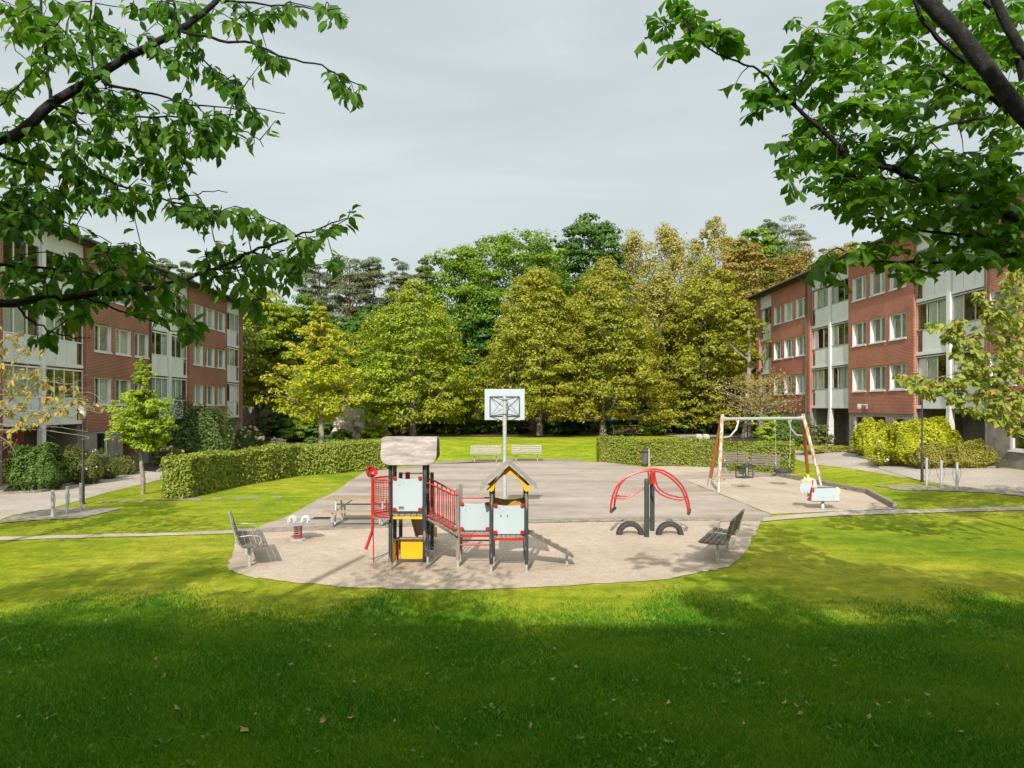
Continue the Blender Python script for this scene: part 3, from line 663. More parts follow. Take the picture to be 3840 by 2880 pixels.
                    # balcony door and window on the inner wall
                    dm = MB(); mid = (a2+b2)/2; bx(dm, mid-.5, mid+.35, zb+.17, zb+2.2, 1.84, 1.896); dm.build('balcony_door', M['white'], so)
            tops = MB(); bx(tops, y0+.001, y1-.001, balz+glz+story*2+.075, roofz-.001, .15, .24); tops.build('fascia_panel', M['white'] if s < 0 else M['panel'], root)
            for c in cols:
                cm = MB(); bx(cm, c-.135, c+.135, det.get('cz', 0) if s < 0 else balz-.02, roofz-.08, .06, .3); cm.build('column', M['white'], root)
                if s > 0:
                    ct = MB(); x0, x1 = sorted((s*(Xf+.06)-ox, s*(Xf+.3)-ox)); xb0, xb1 = x0-.0, x1+.5
                    ct.add([(x0, c-.13-oy, balz-.021), (x1, c-.13-oy, balz-.021), (x1, c+.13-oy, balz-.021), (x0, c+.13-oy, balz-.021), (x0-.25, c-.16-oy, -1), (x1, c-.16-oy, -1), (x1, c+.16-oy, -1), (x0-.25, c+.16-oy, -1)],
                           [(0,1,2,3),(4,5,6,7),(0,1,5,4),(1,2,6,5),(2,3,7,6),(3,0,4,7)]); ct.build('column_foot', M['plwhite'], root)
            # ground level recess soffit
            bx(rec, y0, y1, balz-.06, balz-.021, .3, 2.4)
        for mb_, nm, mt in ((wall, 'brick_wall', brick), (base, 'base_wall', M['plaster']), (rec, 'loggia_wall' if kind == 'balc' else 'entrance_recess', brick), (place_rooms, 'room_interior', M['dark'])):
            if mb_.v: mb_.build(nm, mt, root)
    # end walls and body
    body = MB(); bx(body, yspan[0], yspan[1]-.3, -1, roofz-.02, 3.4, 11.5); body.build('inner_wall', M['dark'], root)
    ew = MB(); bx(ew, yspan[1]-.299, yspan[1]-.001, -1, roofz-.01, D+.001, 11.6)
    bx(ew, yspan[0]-.3, yspan[0]-.001, -1, roofz-.01, .001, 11.6); ew.build('end_wall', brick, root)
    rf = MB(); bx(rf, yspan[0]-.5, yspan[1]+.55, roofz+.13, roofz+.2, -.62, 12); bx(rf, yspan[0]-.45, yspan[1]+.5, roofz, roofz+.129, -.45, 12)
    roof = rf.build('roof', M['roofing'], root)
    gt = MB(); xg = s*(Xf-.66)-ox; gt.tube([(xg, yspan[0]-oy-.5, roofz+.13), (xg, yspan[1]-oy+.5, roofz+.13)], .07, 8); gt.build('gutter', M['gutter'], roof)
    return root, bx, (ox, oy, oz)
def YL(px): return F*20.8/(CX-px)
def YR(px): return F*21.5/(px-CX)
BL, bxl, oL = building(-1, 20.8, 0.0, [
    ('brick', 20.5, 28.5, dict(w=[21.4, 23.5, 25.9], b=[])),
    ('balc', 28.5, 34.2, dict(col=[31.15])),
    ('brick', 34.2, 40.6, dict(w=[34.9, 36.82, 38.74], b=[(35.2, 36.2, .75, 2.0, 'win'), (37.6, 39.5, 0, 1.99, 'door')])),
    ('balc', 40.6, 45.5, dict(col=[43.05])),
    ('brick', 45.5, 51.8, dict(w=[46.1, 48.0, 49.9], b=[(50.2, 51.2, .75, 2.0, 'win')])),
    ('balc', 51.8, 54.5, dict(col=[], open={(0, 0): [1, 2]})),
    ('brick', 54.5, 54.95, dict(w=[]))],
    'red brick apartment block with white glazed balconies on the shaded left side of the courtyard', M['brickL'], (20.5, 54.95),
    1.5, 1.4, 3.42, 2.07, 2.47, 1.26, 2.57, 11.35, True)
BR, bxr, oR = building(1, 21.5, 0.72, [
    ('brick', 20.0, 30.4, dict(w=[22.0, 24.3, 26.3, 28.5], b=[(27.9, 28.9, .75, 2.0, 'win')])),
    ('balc', 30.4, 35.6, dict(col=[32.95], open={(0, 0): [2], (0, 1): [2, 3], (1, 1): [3]})),
    ('brick', 35.6, 42.3, dict(w=[36.25, 38.25, 40.25], b=[(36.6, 37.5, .9, 2.0, 'win'), (38.3, 40.0, 0, 2.0, 'door'), (40.7, 41.7, .9, 2.05, 'win')])),
    ('balc', 42.3, 47.6, dict(col=[44.9], open={(1, 1): [1, 2], (2, 1): [2], (0, 1): [3]})),
    ('brick', 47.6, 54.4, dict(w=[48.3, 50.3, 52.3], b=[])),
    ('balc', 54.4, 57.0, dict(col=[], open={(2, 0): [2], (0, 0): [1]})),
    ('brick', 57.0, 57.6, dict(w=[]))],
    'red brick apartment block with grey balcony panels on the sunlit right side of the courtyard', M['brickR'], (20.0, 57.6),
    1.55, 1.4, 3.52, 2.2, 2.5, 1.3, 2.6, 11.65, True)
# downpipes, wall lamps, door
def pipe(root, o, s, Xf, y, zt, zb=0):
    mb = MB(); x = s*(Xf-.09)-o[0]; mb.tube([(s*(Xf-.6)-o[0], y-o[1], zt+.1), (s*(Xf-.35)-o[0], y-o[1], zt-.1), (x, y-o[1], zt-.45), (x, y-o[1], zb)], .05, 8)
    mb.build('downpipe', M['gutter'], root, smooth=True)
pipe(BR, oR, 1, 21.5, 48.0, 11.6); pipe(BR, oR, 1, 21.5, 30.15, 11.6); pipe(BL, oL, -1, 20.8, 40.35, 11.3)
for (root, o, s, Xf, y, z) in ((BL, oL, -1, 20.8, 37.3, 2.2), (BR, oR, 1, 21.5, 40.1, 2.45)):
    mb = MB(); x = s*(Xf-.03)-o[0]; mb.box(min(x, x-s*.06), max(x, x-s*.06), y-o[1]-.08, y-o[1]+.08, z, z+.3); mb.tube([(x, y-o[1], z+.24), (x-s*.45, y-o[1], z+.24)], .03, 6)
    mb.lathe([(.1, 0), (.13, .1), (.13, .26), (.04, .3)], (x-s*.45, y-o[1], z), 12); mb.build('wall_lamp', M['galv'], root)
dm = MB()
for k in range(6): bxl(dm, 28.85+k*.27, 28.85+k*.27+.255, .02, 2.25, .5, .55)
dm.build('entrance_door', M['doorred'], BL)
# brick apartment block whose shadow lies over the front lawn (stands behind the photographer)
eb = empty('apartment_building', (0, -14, 0), 0, 'brick apartment block behind the viewpoint whose shadow covers the front lawn', 'apartment building')
mb = MB(); mb.box(-34, 30, -6, 4, -.5, 14.95); mb.build('brick_wall', M['brickL'], eb)
mb = MB(); mb.box(-34.6, 30.6, -6.5, 4.5, 14.95, 15.25); mb.build('roof', M['roofing'], eb)
wp = None
for k in range(5):
    for i in range(20):
        if wp is None:
            mb = MB(); mb.box(0, 1.5, 4.002, 4.04, 0, 1.4); wp = mb.build('window', M['white'], eb); o = wp
            mb = MB(); mb.box(.1, .68, 4.041, 4.05, .1, 1.3); mb.box(.78, 1.4, 4.041, 4.05, .1, 1.3); mb.build('pane', M['glass'], wp)
        else: o = copy_tree(wp, eb)
        o.location = (-32+i*3.1, 0, 1.6+k*2.8)
# ------------------------------------------------------------------ play equipment
def bar(mb, p, q, r, n=10): mb.tube([p, q], r, n)
def arc(c, r, a0, a1, n, plane='xz'):
    out = []
    for i in range(n+1):
        a = a0+(a1-a0)*i/n; u, v = r*math.cos(a), r*math.sin(a)
        out.append((c[0]+u, c[1], c[2]+v) if plane == 'xz' else (c[0]+u, c[1]+v, c[2]))
    return out
T = empty('climbing_frame', (-.9, 14.1, 0), 0, 'wooden climbing frame with white panels, red railings and pitched roof in the sand pit', 'climbing frame')
def tb(mb, name, mat, smooth=False, par=None):
    """build with world coordinates under T"""
    mb.v = [(x+.9, y-14.1, z) for x, y, z in mb.v] if par is None or True else mb.v
    return mb.build(name, M[mat], par or T, smooth)
def post(x, y, z1, mat='bluepost', r=.042, foot=True):
    mb = MB(); n = 8
    mb.lathe([(r, .17), (r, z1-.02), (r*.8, z1)], (x, y, 0), n, Matrix.Rotation(PI/8, 4, 'Z')); o = tb(mb, 'post', mat)
    if foot:
        f = MB(); f.lathe([(r*.62, -.1), (r*.62, .168), (r*.5, .169)], (x, y, 0), 8); tb(f, 'steel_foot', 'galv', par=o)
    return o
xl, xr = -2.235, -1.548
for (x, y, z) in ((xl, 13.77, 2.2), (xr, 13.77, 2.2), (xl+.0, 14.32, 2.25), (xr, 14.32, 2.25), (xl+.03, 14.95, 1.86), (xr+.03, 14.95, 1.86)): post(x, y, z)
for (x, y, z) in ((-.2, 13.58, 1.68), (.5, 13.58, 1.68), (-.17, 14.3, 1.68), (.5, 14.3, 1.68)): post(x, y, z)
post(-.89, 14.0, 1.63, 'greywood', .046); post(-.86, 14.5, 1.66, 'greywood', .036)
def cpanel(x0, x1, y, z0, z1, dip, name, mat, th=.016, holes=False):
    """upright board with concave top edge"""
    n = 14; top = [(x0+(x1-x0)*i/n, z1-dip*math.sin(PI*i/n)) for i in range(n+1)]
    pts = [(x1, z0+.02), (x1-.02, z0), (x0+.02, z0), (x0, z0+.02)]+top
    mb = MB(); mb.prism(pts, (0, y, 0), (1,0,0), (0,0,1), (0, th, 0)); return tb(mb, name, mat)
def clamps(x0, x1, y, zs):
    for x, sx in ((x0, 1), (x1, -1)):
        for z in zs:
            mb = MB(); mb.lathe([(.036, 0), (.036, .02), (.03, .026), (0, .026)], (0, 0, 0), 12, Matrix.Translation((x+sx*.045, y-.02, z))@Matrix.Rotation(PI/2, 4, 'X'))
            mb.cbox(min(x, x+sx*.045), max(x, x+sx*.045), y-.03, y-.012, z-.032, z+.032, .004); tb(mb, 'panel_clamp', 'redpaint')
a = cpanel(xl+.05, xr-.05, 13.76, 1.195, 1.885, .045, 'front_panel', 'playwhite'); clamps(xl+.05, xr-.05, 13.76, (1.235, 1.865))
def ring(cx, cz, r, y, par):
    mb = MB(); mb.tube([(cx+r*math.cos(2*PI*k/14), y, cz+r*math.sin(2*PI*k/14)) for k in range(15)], .0022, 4, caps=False); tb(mb, 'bubble_mark', 'alu', par=par)
ring(-2.05, 1.73, .022, 13.757, a); ring(-1.97, 1.755, .016, 13.757, a); ring(-2.03, 1.8, .013, 13.757, a)
mb = MB(); mb.box(-2.07, -1.96, 13.752, 13.758, 1.235, 1.3); pl = tb(mb, 'maker_plate', 'alu', par=a)
mb = MB()
for i in range(3): mb.box(-2.06+i*.033, -2.037+i*.033, 13.748, 13.7515, 1.25, 1.285)
tb(mb, 'plate_print', 'gutter', par=pl)
a = cpanel(-.845, -.245, 14.02, .76, 1.335, .03, 'front_panel', 'playwhite'); clamps(-.845, -.245, 14.02, (.8, 1.31)); ring(-.73, 1.18, .022, 14.017, a); ring(-.65, 1.21, .015, 14.017, a); ring(-.72, 1.26, .012, 14.017, a)
a = cpanel(-.155, .455, 13.57, .77, 1.36, .03, 'front_panel', 'playwhite'); clamps(-.155, .455, 13.57, (.81, 1.34)); ring(-.04, 1.19, .022, 13.567, a); ring(.04, 1.22, .015, 13.567, a); ring(-.03, 1.27, .012, 13.567, a)
for hx in (-.008, .122):
    mb = MB(); mb.lathe([(.013, 0), (.013, .005), (0, .005)], (0,0,0), 10, Matrix.Translation((hx, 13.569, 1.135))@Matrix.Rotation(PI/2, 4, 'X')); mb.tube([(hx, 13.566, 1.118), (hx, 13.566, 1.1)], .006, 6); tb(mb, 'peep_hole', 'rubber', par=a)
cpanel(-.13, .46, 14.31, 1.2, 1.4, .045, 'back_panel', 'yeldull')
cpanel(-.13, .46, 14.33, .72, .95, .0, 'back_panel', 'yeldull')
# platforms
def platform(x0, x1, y0, y1, z, beam, n=6, bz=.05):
    mb = MB(); w = (x1-x0)/n
    for i in range(n): mb.cbox(x0+i*w+.006, x0+(i+1)*w-.006, y0, y1, z-.045, z, .005)
    tb(mb, 'platform', 'greywood')
    mb = MB(); mb.cbox(x0, x1, y0-.03, y0-.004, z-.05-bz, z-.05, .004); tb(mb, 'platform_beam', beam)
    mb = MB(); mb.cbox(x0, x1, y1+.004, y1+.03, z-.05-bz, z-.05, .004); tb(mb, 'platform_beam', beam)
platform(xl+.045, xr-.045, 13.8, 14.92, 1.13, 'yelpaint', 5); platform(-.845, -.245, 14.0, 14.55, .73, 'redpaint', 6); platform(-.155, .455, 13.6, 14.28, .74, 'redpaint', 6)
mb = MB(); bar(mb, (-.85, 14.03, .46), (-.22, 14.03, .46), .016); bar(mb, (-.85, 14.5, .46), (-.22, 14.5, .46), .016); tb(mb, 'rung', 'redpaint', True)
mb = MB(); bar(mb, (-.84, 14.52, 1.36), (-.2, 14.52, 1.36), .018); bar(mb, (-.84, 14.52, 1.0), (-.2, 14.52, 1.0), .018); tb(mb, 'back_rail', 'redpaint', True)
# lower yellow boards
mb = MB(); mb.cbox(xl+.12, xr-.05, 14.29, 14.31, .11, .53, .004); mb.cbox(xl+.02, xl+.038, 13.82, 14.28, .1, .52, .004); tb(mb, 'lower_panel', 'yelpaint')
mb = MB(); mb.cbox(xl+.05, xr-.04, 14.2, 14.38, .535, .56, .006); tb(mb, 'counter_board', 'greywood')
mb = MB(); bar(mb, (xl+.07, 14.25, .1), (xl+.07, 14.25, .52), .022); tb(mb, 'hinge_bar', 'redpaint')
# tower roof : two tilted boards and brown ends
def roofboard(x0, x1, yb, zb, yt, zt, rr, th, name, mat):
    L_ = math.hypot(yt-yb, zt-zb); v = Vector((0, yt-yb, zt-zb))/L_; w = Vector((1,0,0)).cross(v).normalized()*th
    pts = [(x1, L_), (x0, L_)]
    n = 6
    for i in range(n+1): a = PI+PI/2*i/n; pts.append((x0+rr+rr*math.cos(a), rr+rr*math.sin(a)))
    for i in range(n+1): a = 1.5*PI+PI/2*i/n; pts.append((x1-rr+rr*math.cos(a), rr+rr*math.sin(a)))
    # side edges swell a little
    mb = MB(); mb.prism(pts, (0, yb, zb), (1,0,0), v, w); return tb(mb, name, mat)
rb = roofboard(-2.42, -1.3, 13.6, 2.13, 13.84, 2.66, .2, .025, 'roof_board', 'roofply')
roofboard(-2.42, -1.3, 14.5, 2.13, 14.26, 2.66, .2, -.025, 'roof_board', 'roofply')
mb = MB(); mb.cbox(-2.4, -1.32, 13.83, 14.27, 2.655, 2.68, .004); tb(mb, 'roof_top', 'roofply')
for x in (-2.36, -1.36):
    mb = MB(); mb.prism([(13.66, 2.2), (14.44, 2.2), (14.24, 2.64), (13.86, 2.64)], (x, 0, 0), (0,1,0), (0,0,1), (.018, 0, 0)); tb(mb, 'roof_end', 'plybrown')
mb = MB()
for (x, t) in ((-2.2, .08), (-1.52, .08), (-2.34, .46), (-1.36, .46), (-2.34, .3)): mb.lathe([(.012, 0), (.012, .012), (0, .014)], (x, 13.596+.42*t, 2.15+.9*t), 8, Matrix.Rotation(PI/2, 4, 'X'))
tb(mb, 'roof_bolts', 'rubber', par=rb)
# house roof
for sx, nm in ((-1, 'l'), (1, 'r')):
    a0 = Vector((.152, 0, 2.15)); e = Vector((.152+sx*.56, 0, 1.655)); d = (e-a0).normalized(); nrm = Vector((-d.z*sx, 0, d.x*sx)); 
    if nrm.z < 0: nrm = -nrm
    mb = MB(); L_ = (e-a0).length
    for (y0, y1) in ((13.33, 13.98), (13.99, 14.62)):
        mb.add([a0+Vector((0,y0,0)), a0+Vector((0,y1,0)), e+Vector((0,y1,0)), e+Vector((0,y0,0)), a0+nrm*.028+Vector((0,y0,0)), a0+nrm*.028+Vector((0,y1,0)), e+nrm*.028+Vector((0,y1,0)), e+nrm*.028+Vector((0,y0,0))],
               [(0,1,2,3),(4,5,6,7),(0,1,5,4),(1,2,6,5),(2,3,7,6),(3,0,4,7)])
    tb(mb, 'roof_board', 'roofply')
for y in (13.47, 14.34):
    pts = [(-.3, 1.655), (.152, 2.135), (.604, 1.655), (.56, 1.65), (.5, 1.62), (.45, 1.65), (.43, 1.75), (.36, 1.86), (.25, 1.95), (.152, 1.975), (.05, 1.95), (-.06, 1.86), (-.13, 1.75), (-.15, 1.65), (-.2, 1.62), (-.26, 1.65)]
    mb = MB(); mb.prism(pts, (0, y, 0), (1,0,0), (0,0,1), (0, .02, 0)); tb(mb, 'gable_board', 'yelpaint' if y < 14 else 'yeldull')
# bridge with red railings
mb = MB(); n = 7
for i in range(n):
    t0, t1 = i/n+.008, (i+1)/n-.008; x0 = -1.5+.61*t0; x1 = -1.5+.61*t1; z0 = 1.1-.4*t0; z1 = 1.1-.4*t1
    mb.add([(x0,13.86,z0),(x1,13.86,z1),(x1,14.46,z1),(x0,14.46,z0),(x0,13.86,z0-.035),(x1,13.86,z1-.035),(x1,14.46,z1-.035),(x0,14.46,z0-.035)], [(0,1,2,3),(4,5,6,7),(0,1,5,4),(1,2,6,5),(2,3,7,6),(3,0,4,7)])
tb(mb, 'bridge_deck', 'greywood')
mb = MB(); mb.tube([(-1.5, 13.84, 1.03), (-.9, 13.98, .63)], .028, 6); tb(mb, 'bridge_beam', 'greywood'); mb = MB(); mb.tube([(-1.5, 14.46, 1.03), (-.9, 14.46, .63)], .028, 6); tb(mb, 'bridge_beam', 'greywood')
for (ya, yb) in ((13.8, 13.96), (14.46, 14.5)):
    mb = MB(); pt = lambda t, z: (-1.55+.66*t, ya+(yb-ya)*t, z)
    mb.tube([pt(0, 1.76), pt(.13, 1.75), pt(.85, 1.5), pt(1, 1.5)], .019, 8); mb.tube([pt(0, 1.1), pt(.1, 1.09), pt(.86, .8), pt(1, .8)], .019, 8)
    for k in range(6):
        t = .17+.135*k; mb.tube([pt(t, 1.09-.4*(t-.1)), pt(t, 1.75-.345*(t-.13))], .012, 8)
    tb(mb, 'bridge_railing', 'redpaint', True)
# mesh basket
mb = MB(); c = (xl, 14.02); R_ = .38
for z, r in ((1.83, .02), (1.1, .018), (1.15, .01)): mb.tube([(c[0]+R_*math.cos(a_), c[1]+R_*math.sin(a_), z) for a_ in np.linspace(PI*.5, PI*1.5, 15)], r, 7)
for k in range(20): a_ = PI*.5+PI*k/19; mb.tube([(c[0]+R_*math.cos(a_), c[1]+R_*math.sin(a_), 1.1), (c[0]+R_*math.cos(a_), c[1]+R_*math.sin(a_), 1.83)], .0035, 4)
for k in range(15): z = 1.14+.046*k; mb.tube([(c[0]+R_*math.cos(a_), c[1]+R_*math.sin(a_), z) for a_ in np.linspace(PI*.5, PI*1.5, 15)], .0035, 4)
tb(mb, 'mesh_basket', 'redpaint', True)
mb = MB(); mb.prism([(R_*1.05*math.cos(a_), R_*1.05*math.sin(a_)) for a_ in np.linspace(PI*.5, PI*1.5, 15)], (c[0], c[1], 1.04), (1,0,0), (0,1,0), (0,0,.035)); tb(mb, 'basket_floor', 'greywood')
# red talking tube
tx, ty = -2.715, 14.4
mb = MB(); mb.tube([(tx, ty, 1.8), (tx, ty, .75), (tx-.01, ty, .67), (tx-.12, ty-.06, .34)], .033, 12); tb(mb, 'talking_tube', 'redpaint', True)
mb = MB(); mb.tube([(tx+.01, ty, .66), (tx+.022, ty, -.05)], .013, 8); mb.tube([(tx, ty, 1.7), (xl, 14.32, 1.7)], .012, 6); tb(mb, 'tube_stand', 'redpaint', True)
mb = MB(); Mx = Matrix.Translation((tx-.02, ty, 1.92))@Matrix.Rotation(math.radians(38), 4, 'Y')@Matrix.Rotation(math.radians(22), 4, 'X')
mb.lathe([(.02, -.13), (.05, -.115), (.09, -.075), (.112, -.02), (.12, .03), (.128, .045), (.112, .045), (.1, -.01), (.075, -.06), (0, -.1)], (0,0,0), 20, Mx); tb(mb, 'horn', 'redpaint', True)
mb = MB(); Mx = Matrix.Translation((tx-.125, ty-.062, .33))@Matrix.Rotation(math.radians(20), 4, 'Y'); mb.lathe([(.033, .03), (.038, .0), (.045, -.02), (.03, -.02)], (0,0,0), 14, Mx); tb(mb, 'tube_mouth', 'redpaint', True)
# slide at the back
mb = MB(); prof_ = [(14.95, 1.1), (15.1, 1.07), (15.35, .9), (16.25, .3), (16.5, .22), (16.75, .2)]
for (x0, x1, dz) in ((-2.02, -1.62, 0),):
    for (ya, za), (yb, zb) in zip(prof_, prof_[1:]):
        mb.add([(x0,ya,za),(x1,ya,za),(x1,yb,zb),(x0,yb,zb),(x0,ya,za-.03),(x1,ya,za-.03),(x1,yb,zb-.03),(x0,yb,zb-.03)], [(0,1,2,3),(4,5,6,7),(0,1,5,4),(2,3,7,6),(1,2,6,5),(3,0,4,7)])
sl = tb(mb, 'slide', 'greywood')
for x in (-2.05, -1.6):
    mb = MB(); pts = [(y, z-.08) for y, z in prof_]+[(y, z+.16) for y, z in prof_[::-1]]
    for i in range(len(prof_)-1):
        (ya, za), (yb, zb) = prof_[i], prof_[i+1]
        mb.add([(x,ya,za-.08),(x,yb,zb-.08),(x,yb,zb+.15),(x,ya,za+.15),(x+.025,ya,za-.08),(x+.025,yb,zb-.08),(x+.025,yb,zb+.15),(x+.025,ya,za+.15)], [(0,1,2,3),(4,5,6,7),(0,1,5,4),(2,3,7,6),(1,2,6,5),(3,0,4,7)])
    tb(mb, 'slide_side', 'yeldull', par=sl)
mb = MB(); mb.tube([(xl+.04, 14.95, 1.84), (xr+.02, 14.95, 1.84)], .02, 8); tb(mb, 'grab_bar', 'galv', True)
mb = MB(); mb.cbox(-2.1, -2.0, 14.93, 14.97, 1.7, 1.87, .01); tb(mb, 'slide_bracket', 'redpaint')
# climbing plank with cleats
A = Vector((.53, 13.66, .8)); B = Vector((1.49, 13.98, .235)); dX = (B-A); wv = Vector((-.03, .46, 0)); nz = dX.cross(wv).normalized()
if nz.z < 0: nz = -nz
mb = MB()
for i in range(4):
    a1 = A+wv*(i/4+.012); a2 = A+wv*((i+1)/4-.012); q = [a1, a2, a2+dX, a1+dX]; mb.add([p for p in q]+[p-nz*.045 for p in q], [(0,1,2,3),(4,5,6,7),(0,1,5,4),(1,2,6,5),(2,3,7,6),(3,0,4,7)])
rp = tb(mb, 'ramp', 'benchwood')
for k in range(5):
    mb = MB(); c0 = A+dX*(.14+.185*k)+nz*.002; dd = dX.normalized()*.022; q = [c0-dd+wv*.06, c0+dd+wv*.06, c0+dd+wv*.94, c0-dd+wv*.94]; mb.add([p for p in q]+[p+nz*.025 for p in q], [(0,1,2,3),(4,5,6,7),(0,1,5,4),(1,2,6,5),(2,3,7,6),(3,0,4,7)]); tb(mb, 'foot_cleat', 'greywood', par=rp)
mb = MB(); mb.tube([(1.36, 14.2, .27), (1.37, 14.22, -.1)], .028, 10); mb.cbox(1.3, 1.43, 14.17, 14.27, .255, .275, .004); tb(mb, 'ramp_leg', 'galv', True)

# ---- basketball hoop seen from behind
bxp, byp = .1, 20.2
e = empty('basketball_hoop', (bxp, byp, 0), 0, 'tall basketball hoop on a galvanised pole, white backboard seen from behind', 'basketball hoop')
mb = MB(); mb.lathe([(.075, -.1), (.075, .02), (.058, .03), (.058, 3.62), (0, 3.63)], (0,0,0), 20); mb.build('pole', M['galv'], e, True)
mb = MB(); mb.cbox(-.6, .6, .3, .325, 2.9, 3.83, .006); bb = mb.build('backboard', M['playwhite'], e)
mb = MB(); y = .27
for a_ in (((-.44, y, 3.6), (.44, y, 3.6)), ((-.44, y, 3.02), (.44, y, 3.02)), ((-.44, y, 3.0), (-.44, y, 3.61)), ((.44, y, 3.0), (.44, y, 3.61))): mb.tube(a_, .015, 4)
for z in (3.08, 3.5):
    for sx in (-1, 1): mb.tube([(sx*.05, 0, z), (sx*.43, y, z+(.1 if z > 3.3 else -.06))], .013, 6); mb.tube([(sx*.05, 0, 3.5), (sx*.42, y, 3.04)], .007, 5); mb.tube([(sx*.05, 0, 3.08), (sx*.42, y, 3.58)], .004, 5)
for z in (3.06, 3.48): mb.cbox(-.075, .075, -.07, .07, z, z+.035, .004)
mb.build('frame', M['gutter'], e, True)
mb = MB(); mb.tube(arc((0, .6, 3.05), .225, 0, 2*PI, 20, 'xy'), .009, 6); mb.cbox(-.06, .06, .33, .38, 2.98, 3.06, .004); mb.build('rim', M['redpaint'], e, True)

# ---- seesaw arch over half buried tyres
x1, y1, x2, y2 = 3.67, 17.24, 4.0, 18.1
e = empty('seesaw', (3.83, 17.67, 0), 0, 'red tubular arch seesaw hung between two dark green posts', 'seesaw')
def eb_(mb, name, mat, sm=True, par=None):
    mb.v = [(x-3.83, y-17.67, z) for x, y, z in mb.v]; return mb.build(name, M[mat], par or e, sm)
for (x, y, z) in ((x1, y1, 1.42), (x2, y2, 1.5)):
    mb = MB(); mb.lathe([(.062, -.1), (.062, z), (.056, z+.04), (.035, z+.065), (0, z+.07)], (x, y, 0), 18); eb_(mb, 'post', 'greenpost')
mb = MB(); mb.tube([(x1, y1+.02, 1.32), (x2, y2-.02, 1.32)], .025, 8); eb_(mb, 'axle', 'dkmetal')
cx_, cy_ = 3.86, 17.67
def seepts(px_list, Y, dx=0):  # traced once in the front plane, the rear frame is the same shape set back
    off = Vector((.17, .46, 0)) if Y > 17.6 else Vector((0, 0, 0)); return [Vector(P(2200+a*.422, 1500+b*.422, 17.45))+off for a, b in px_list]
top = [(213,990),(216,930),(232,850),(262,775),(310,718),(370,675),(440,648),(520,630),(590,627),(660,642),(730,680),(790,730),(840,790),(872,860),(892,930),(903,1008)]
for Y in (17.45, 17.9):
    dx = 0 if Y < 17.6 else 4; pp = [tuple(p) for p in smooth3(seepts(top, Y, dx))] if 'smooth3' in globals() else [tuple(p) for p in seepts(top, Y, dx)]
    mb = MB(); mb.tube(pp, .024, 8); eb_(mb, 'arch_tube', 'redpaint')
    for low in ([(228,868),(270,876),(330,876),(390,858),(450,822),(500,785),(545,748)], [(590,748),(615,800),(660,840),(720,866),(790,884),(845,888),(884,878)]):
        mb = MB(); mb.tube([tuple(p) for p in seepts(low, Y, dx)], .019, 8); eb_(mb, 'brace_tube', 'redpaint')
for (a, b) in ((250, 870), (872, 880)):
    p, q = seepts([(a, b)], 17.4)[0], seepts([(a, b)], 17.9)[0]; mb = MB(); mb.tube([p, q], .018, 8); eb_(mb, 'cross_tube', 'redpaint')
for Y in (17.42, 17.9):
    q = seepts([(540,640),(556,640),(562,700),(566,745),(552,745),(548,700)], Y); q2 = seepts([(576,640),(590,640),(590,690),(602,745),(572,745),(574,700)], Y)
    for qq in (q, q2):
        mb = MB(); mb.add(qq+[p+Vector((0,.03,0)) for p in qq], [tuple(range(6)), tuple(range(11, 5, -1))]+[(i, 6+i, 6+(i+1) % 6, (i+1) % 6) for i in range(6)]); eb_(mb, 'pivot_plate', 'redpaint', False)
for (a, b, nm) in ((217, 992, 'l'), (905, 1010, 'r')):
    p = Vector(P(2200+a*.422, 1500+b*.422, 17.35)); mb = MB(); mb.tube([p, p+Vector((.2, .62, 0))], .042, 14); eb_(mb, 'foot_bar', 'rubber')
for (px, lab) in ((2362.5, 'half buried black tyre in the sand left of the seesaw posts'), (2511, 'half buried black tyre in the sand right of the seesaw posts')):
    x, y = G(px, 2006); mb = MB(); n = 40; prof2 = [(.245, -.1), (.3, -.112), (.335, -.1), (.345, -.06), (.348, 0), (.345, .06), (.335, .1), (.3, .112), (.245, .1), (.225, .07), (.22, 0), (.225, -.07)]
    vs = []; m = len(prof2)
    for k in range(n+1):
        a_ = -.3+(PI+.6)*k/n
        for (r, w) in prof2: vs.append((x+r*math.cos(a_), y+w*1.0, .0+r*math.sin(a_)))
    mb.add(vs, [(k*m+i, k*m+(i+1) % m, (k+1)*m+(i+1) % m, (k+1)*m+i) for k in range(n) for i in range(m)])
    for k in range(30):
        a_ = .05+PI*.97*k/29
        mb.tube([(x+.349*math.cos(a_), y-.085, .349*math.sin(a_)), (x+.353*math.cos(a_+.03), y, .353*math.sin(a_+.03)), (x+.349*math.cos(a_), y+.085, .349*math.sin(a_))], .006, 4)
    tag(mb.build('half_tyre', M['rubber'], None, True), lab, 'tyre', 'half buried tyres under the seesaw')

M['rockplate'] = surf('worn_grey_board', (.34,.31,.31), (.24,.22,.22), sc=6, rough=.6, bmp=.1)
# ---- spring rocker
x, y = G(1117, 2026)
e = empty('spring_rocker', (x, y, 0), math.radians(4), 'round four seat spring rocker with red coil spring left of the climbing frame', 'spring rocker')
mb = MB(); N = 6*16; mb.tube([(.095*math.cos(2*PI*i/16), .095*math.sin(2*PI*i/16), .05+.3*i/N) for i in range(N+1)], .0135, 7); mb.build('coil_spring', M['redpaint'], e, True)
mb = MB(); mb.lathe([(.2, -.05), (.2, .045), (.17, .055), (0, .055)], (0,0,0), 8); mb.build('base', M['galv'], e)
mb = MB(); pts = []
for k in range(72):
    a_ = 2*PI*k/72; r = .27+.15*abs(math.cos(2*(a_)))**.6; pts.append((r*math.cos(a_)*1.0, r*math.sin(a_)*1.0))
mb.prism(pts, (0, 0, .415), (1,0,0), (0,1,0), (0,0,.018)); mb.lathe([(.12, .35), (.13, .414)], (0,0,0), 16); mb.build('seat_plate', M['rockplate'], e)
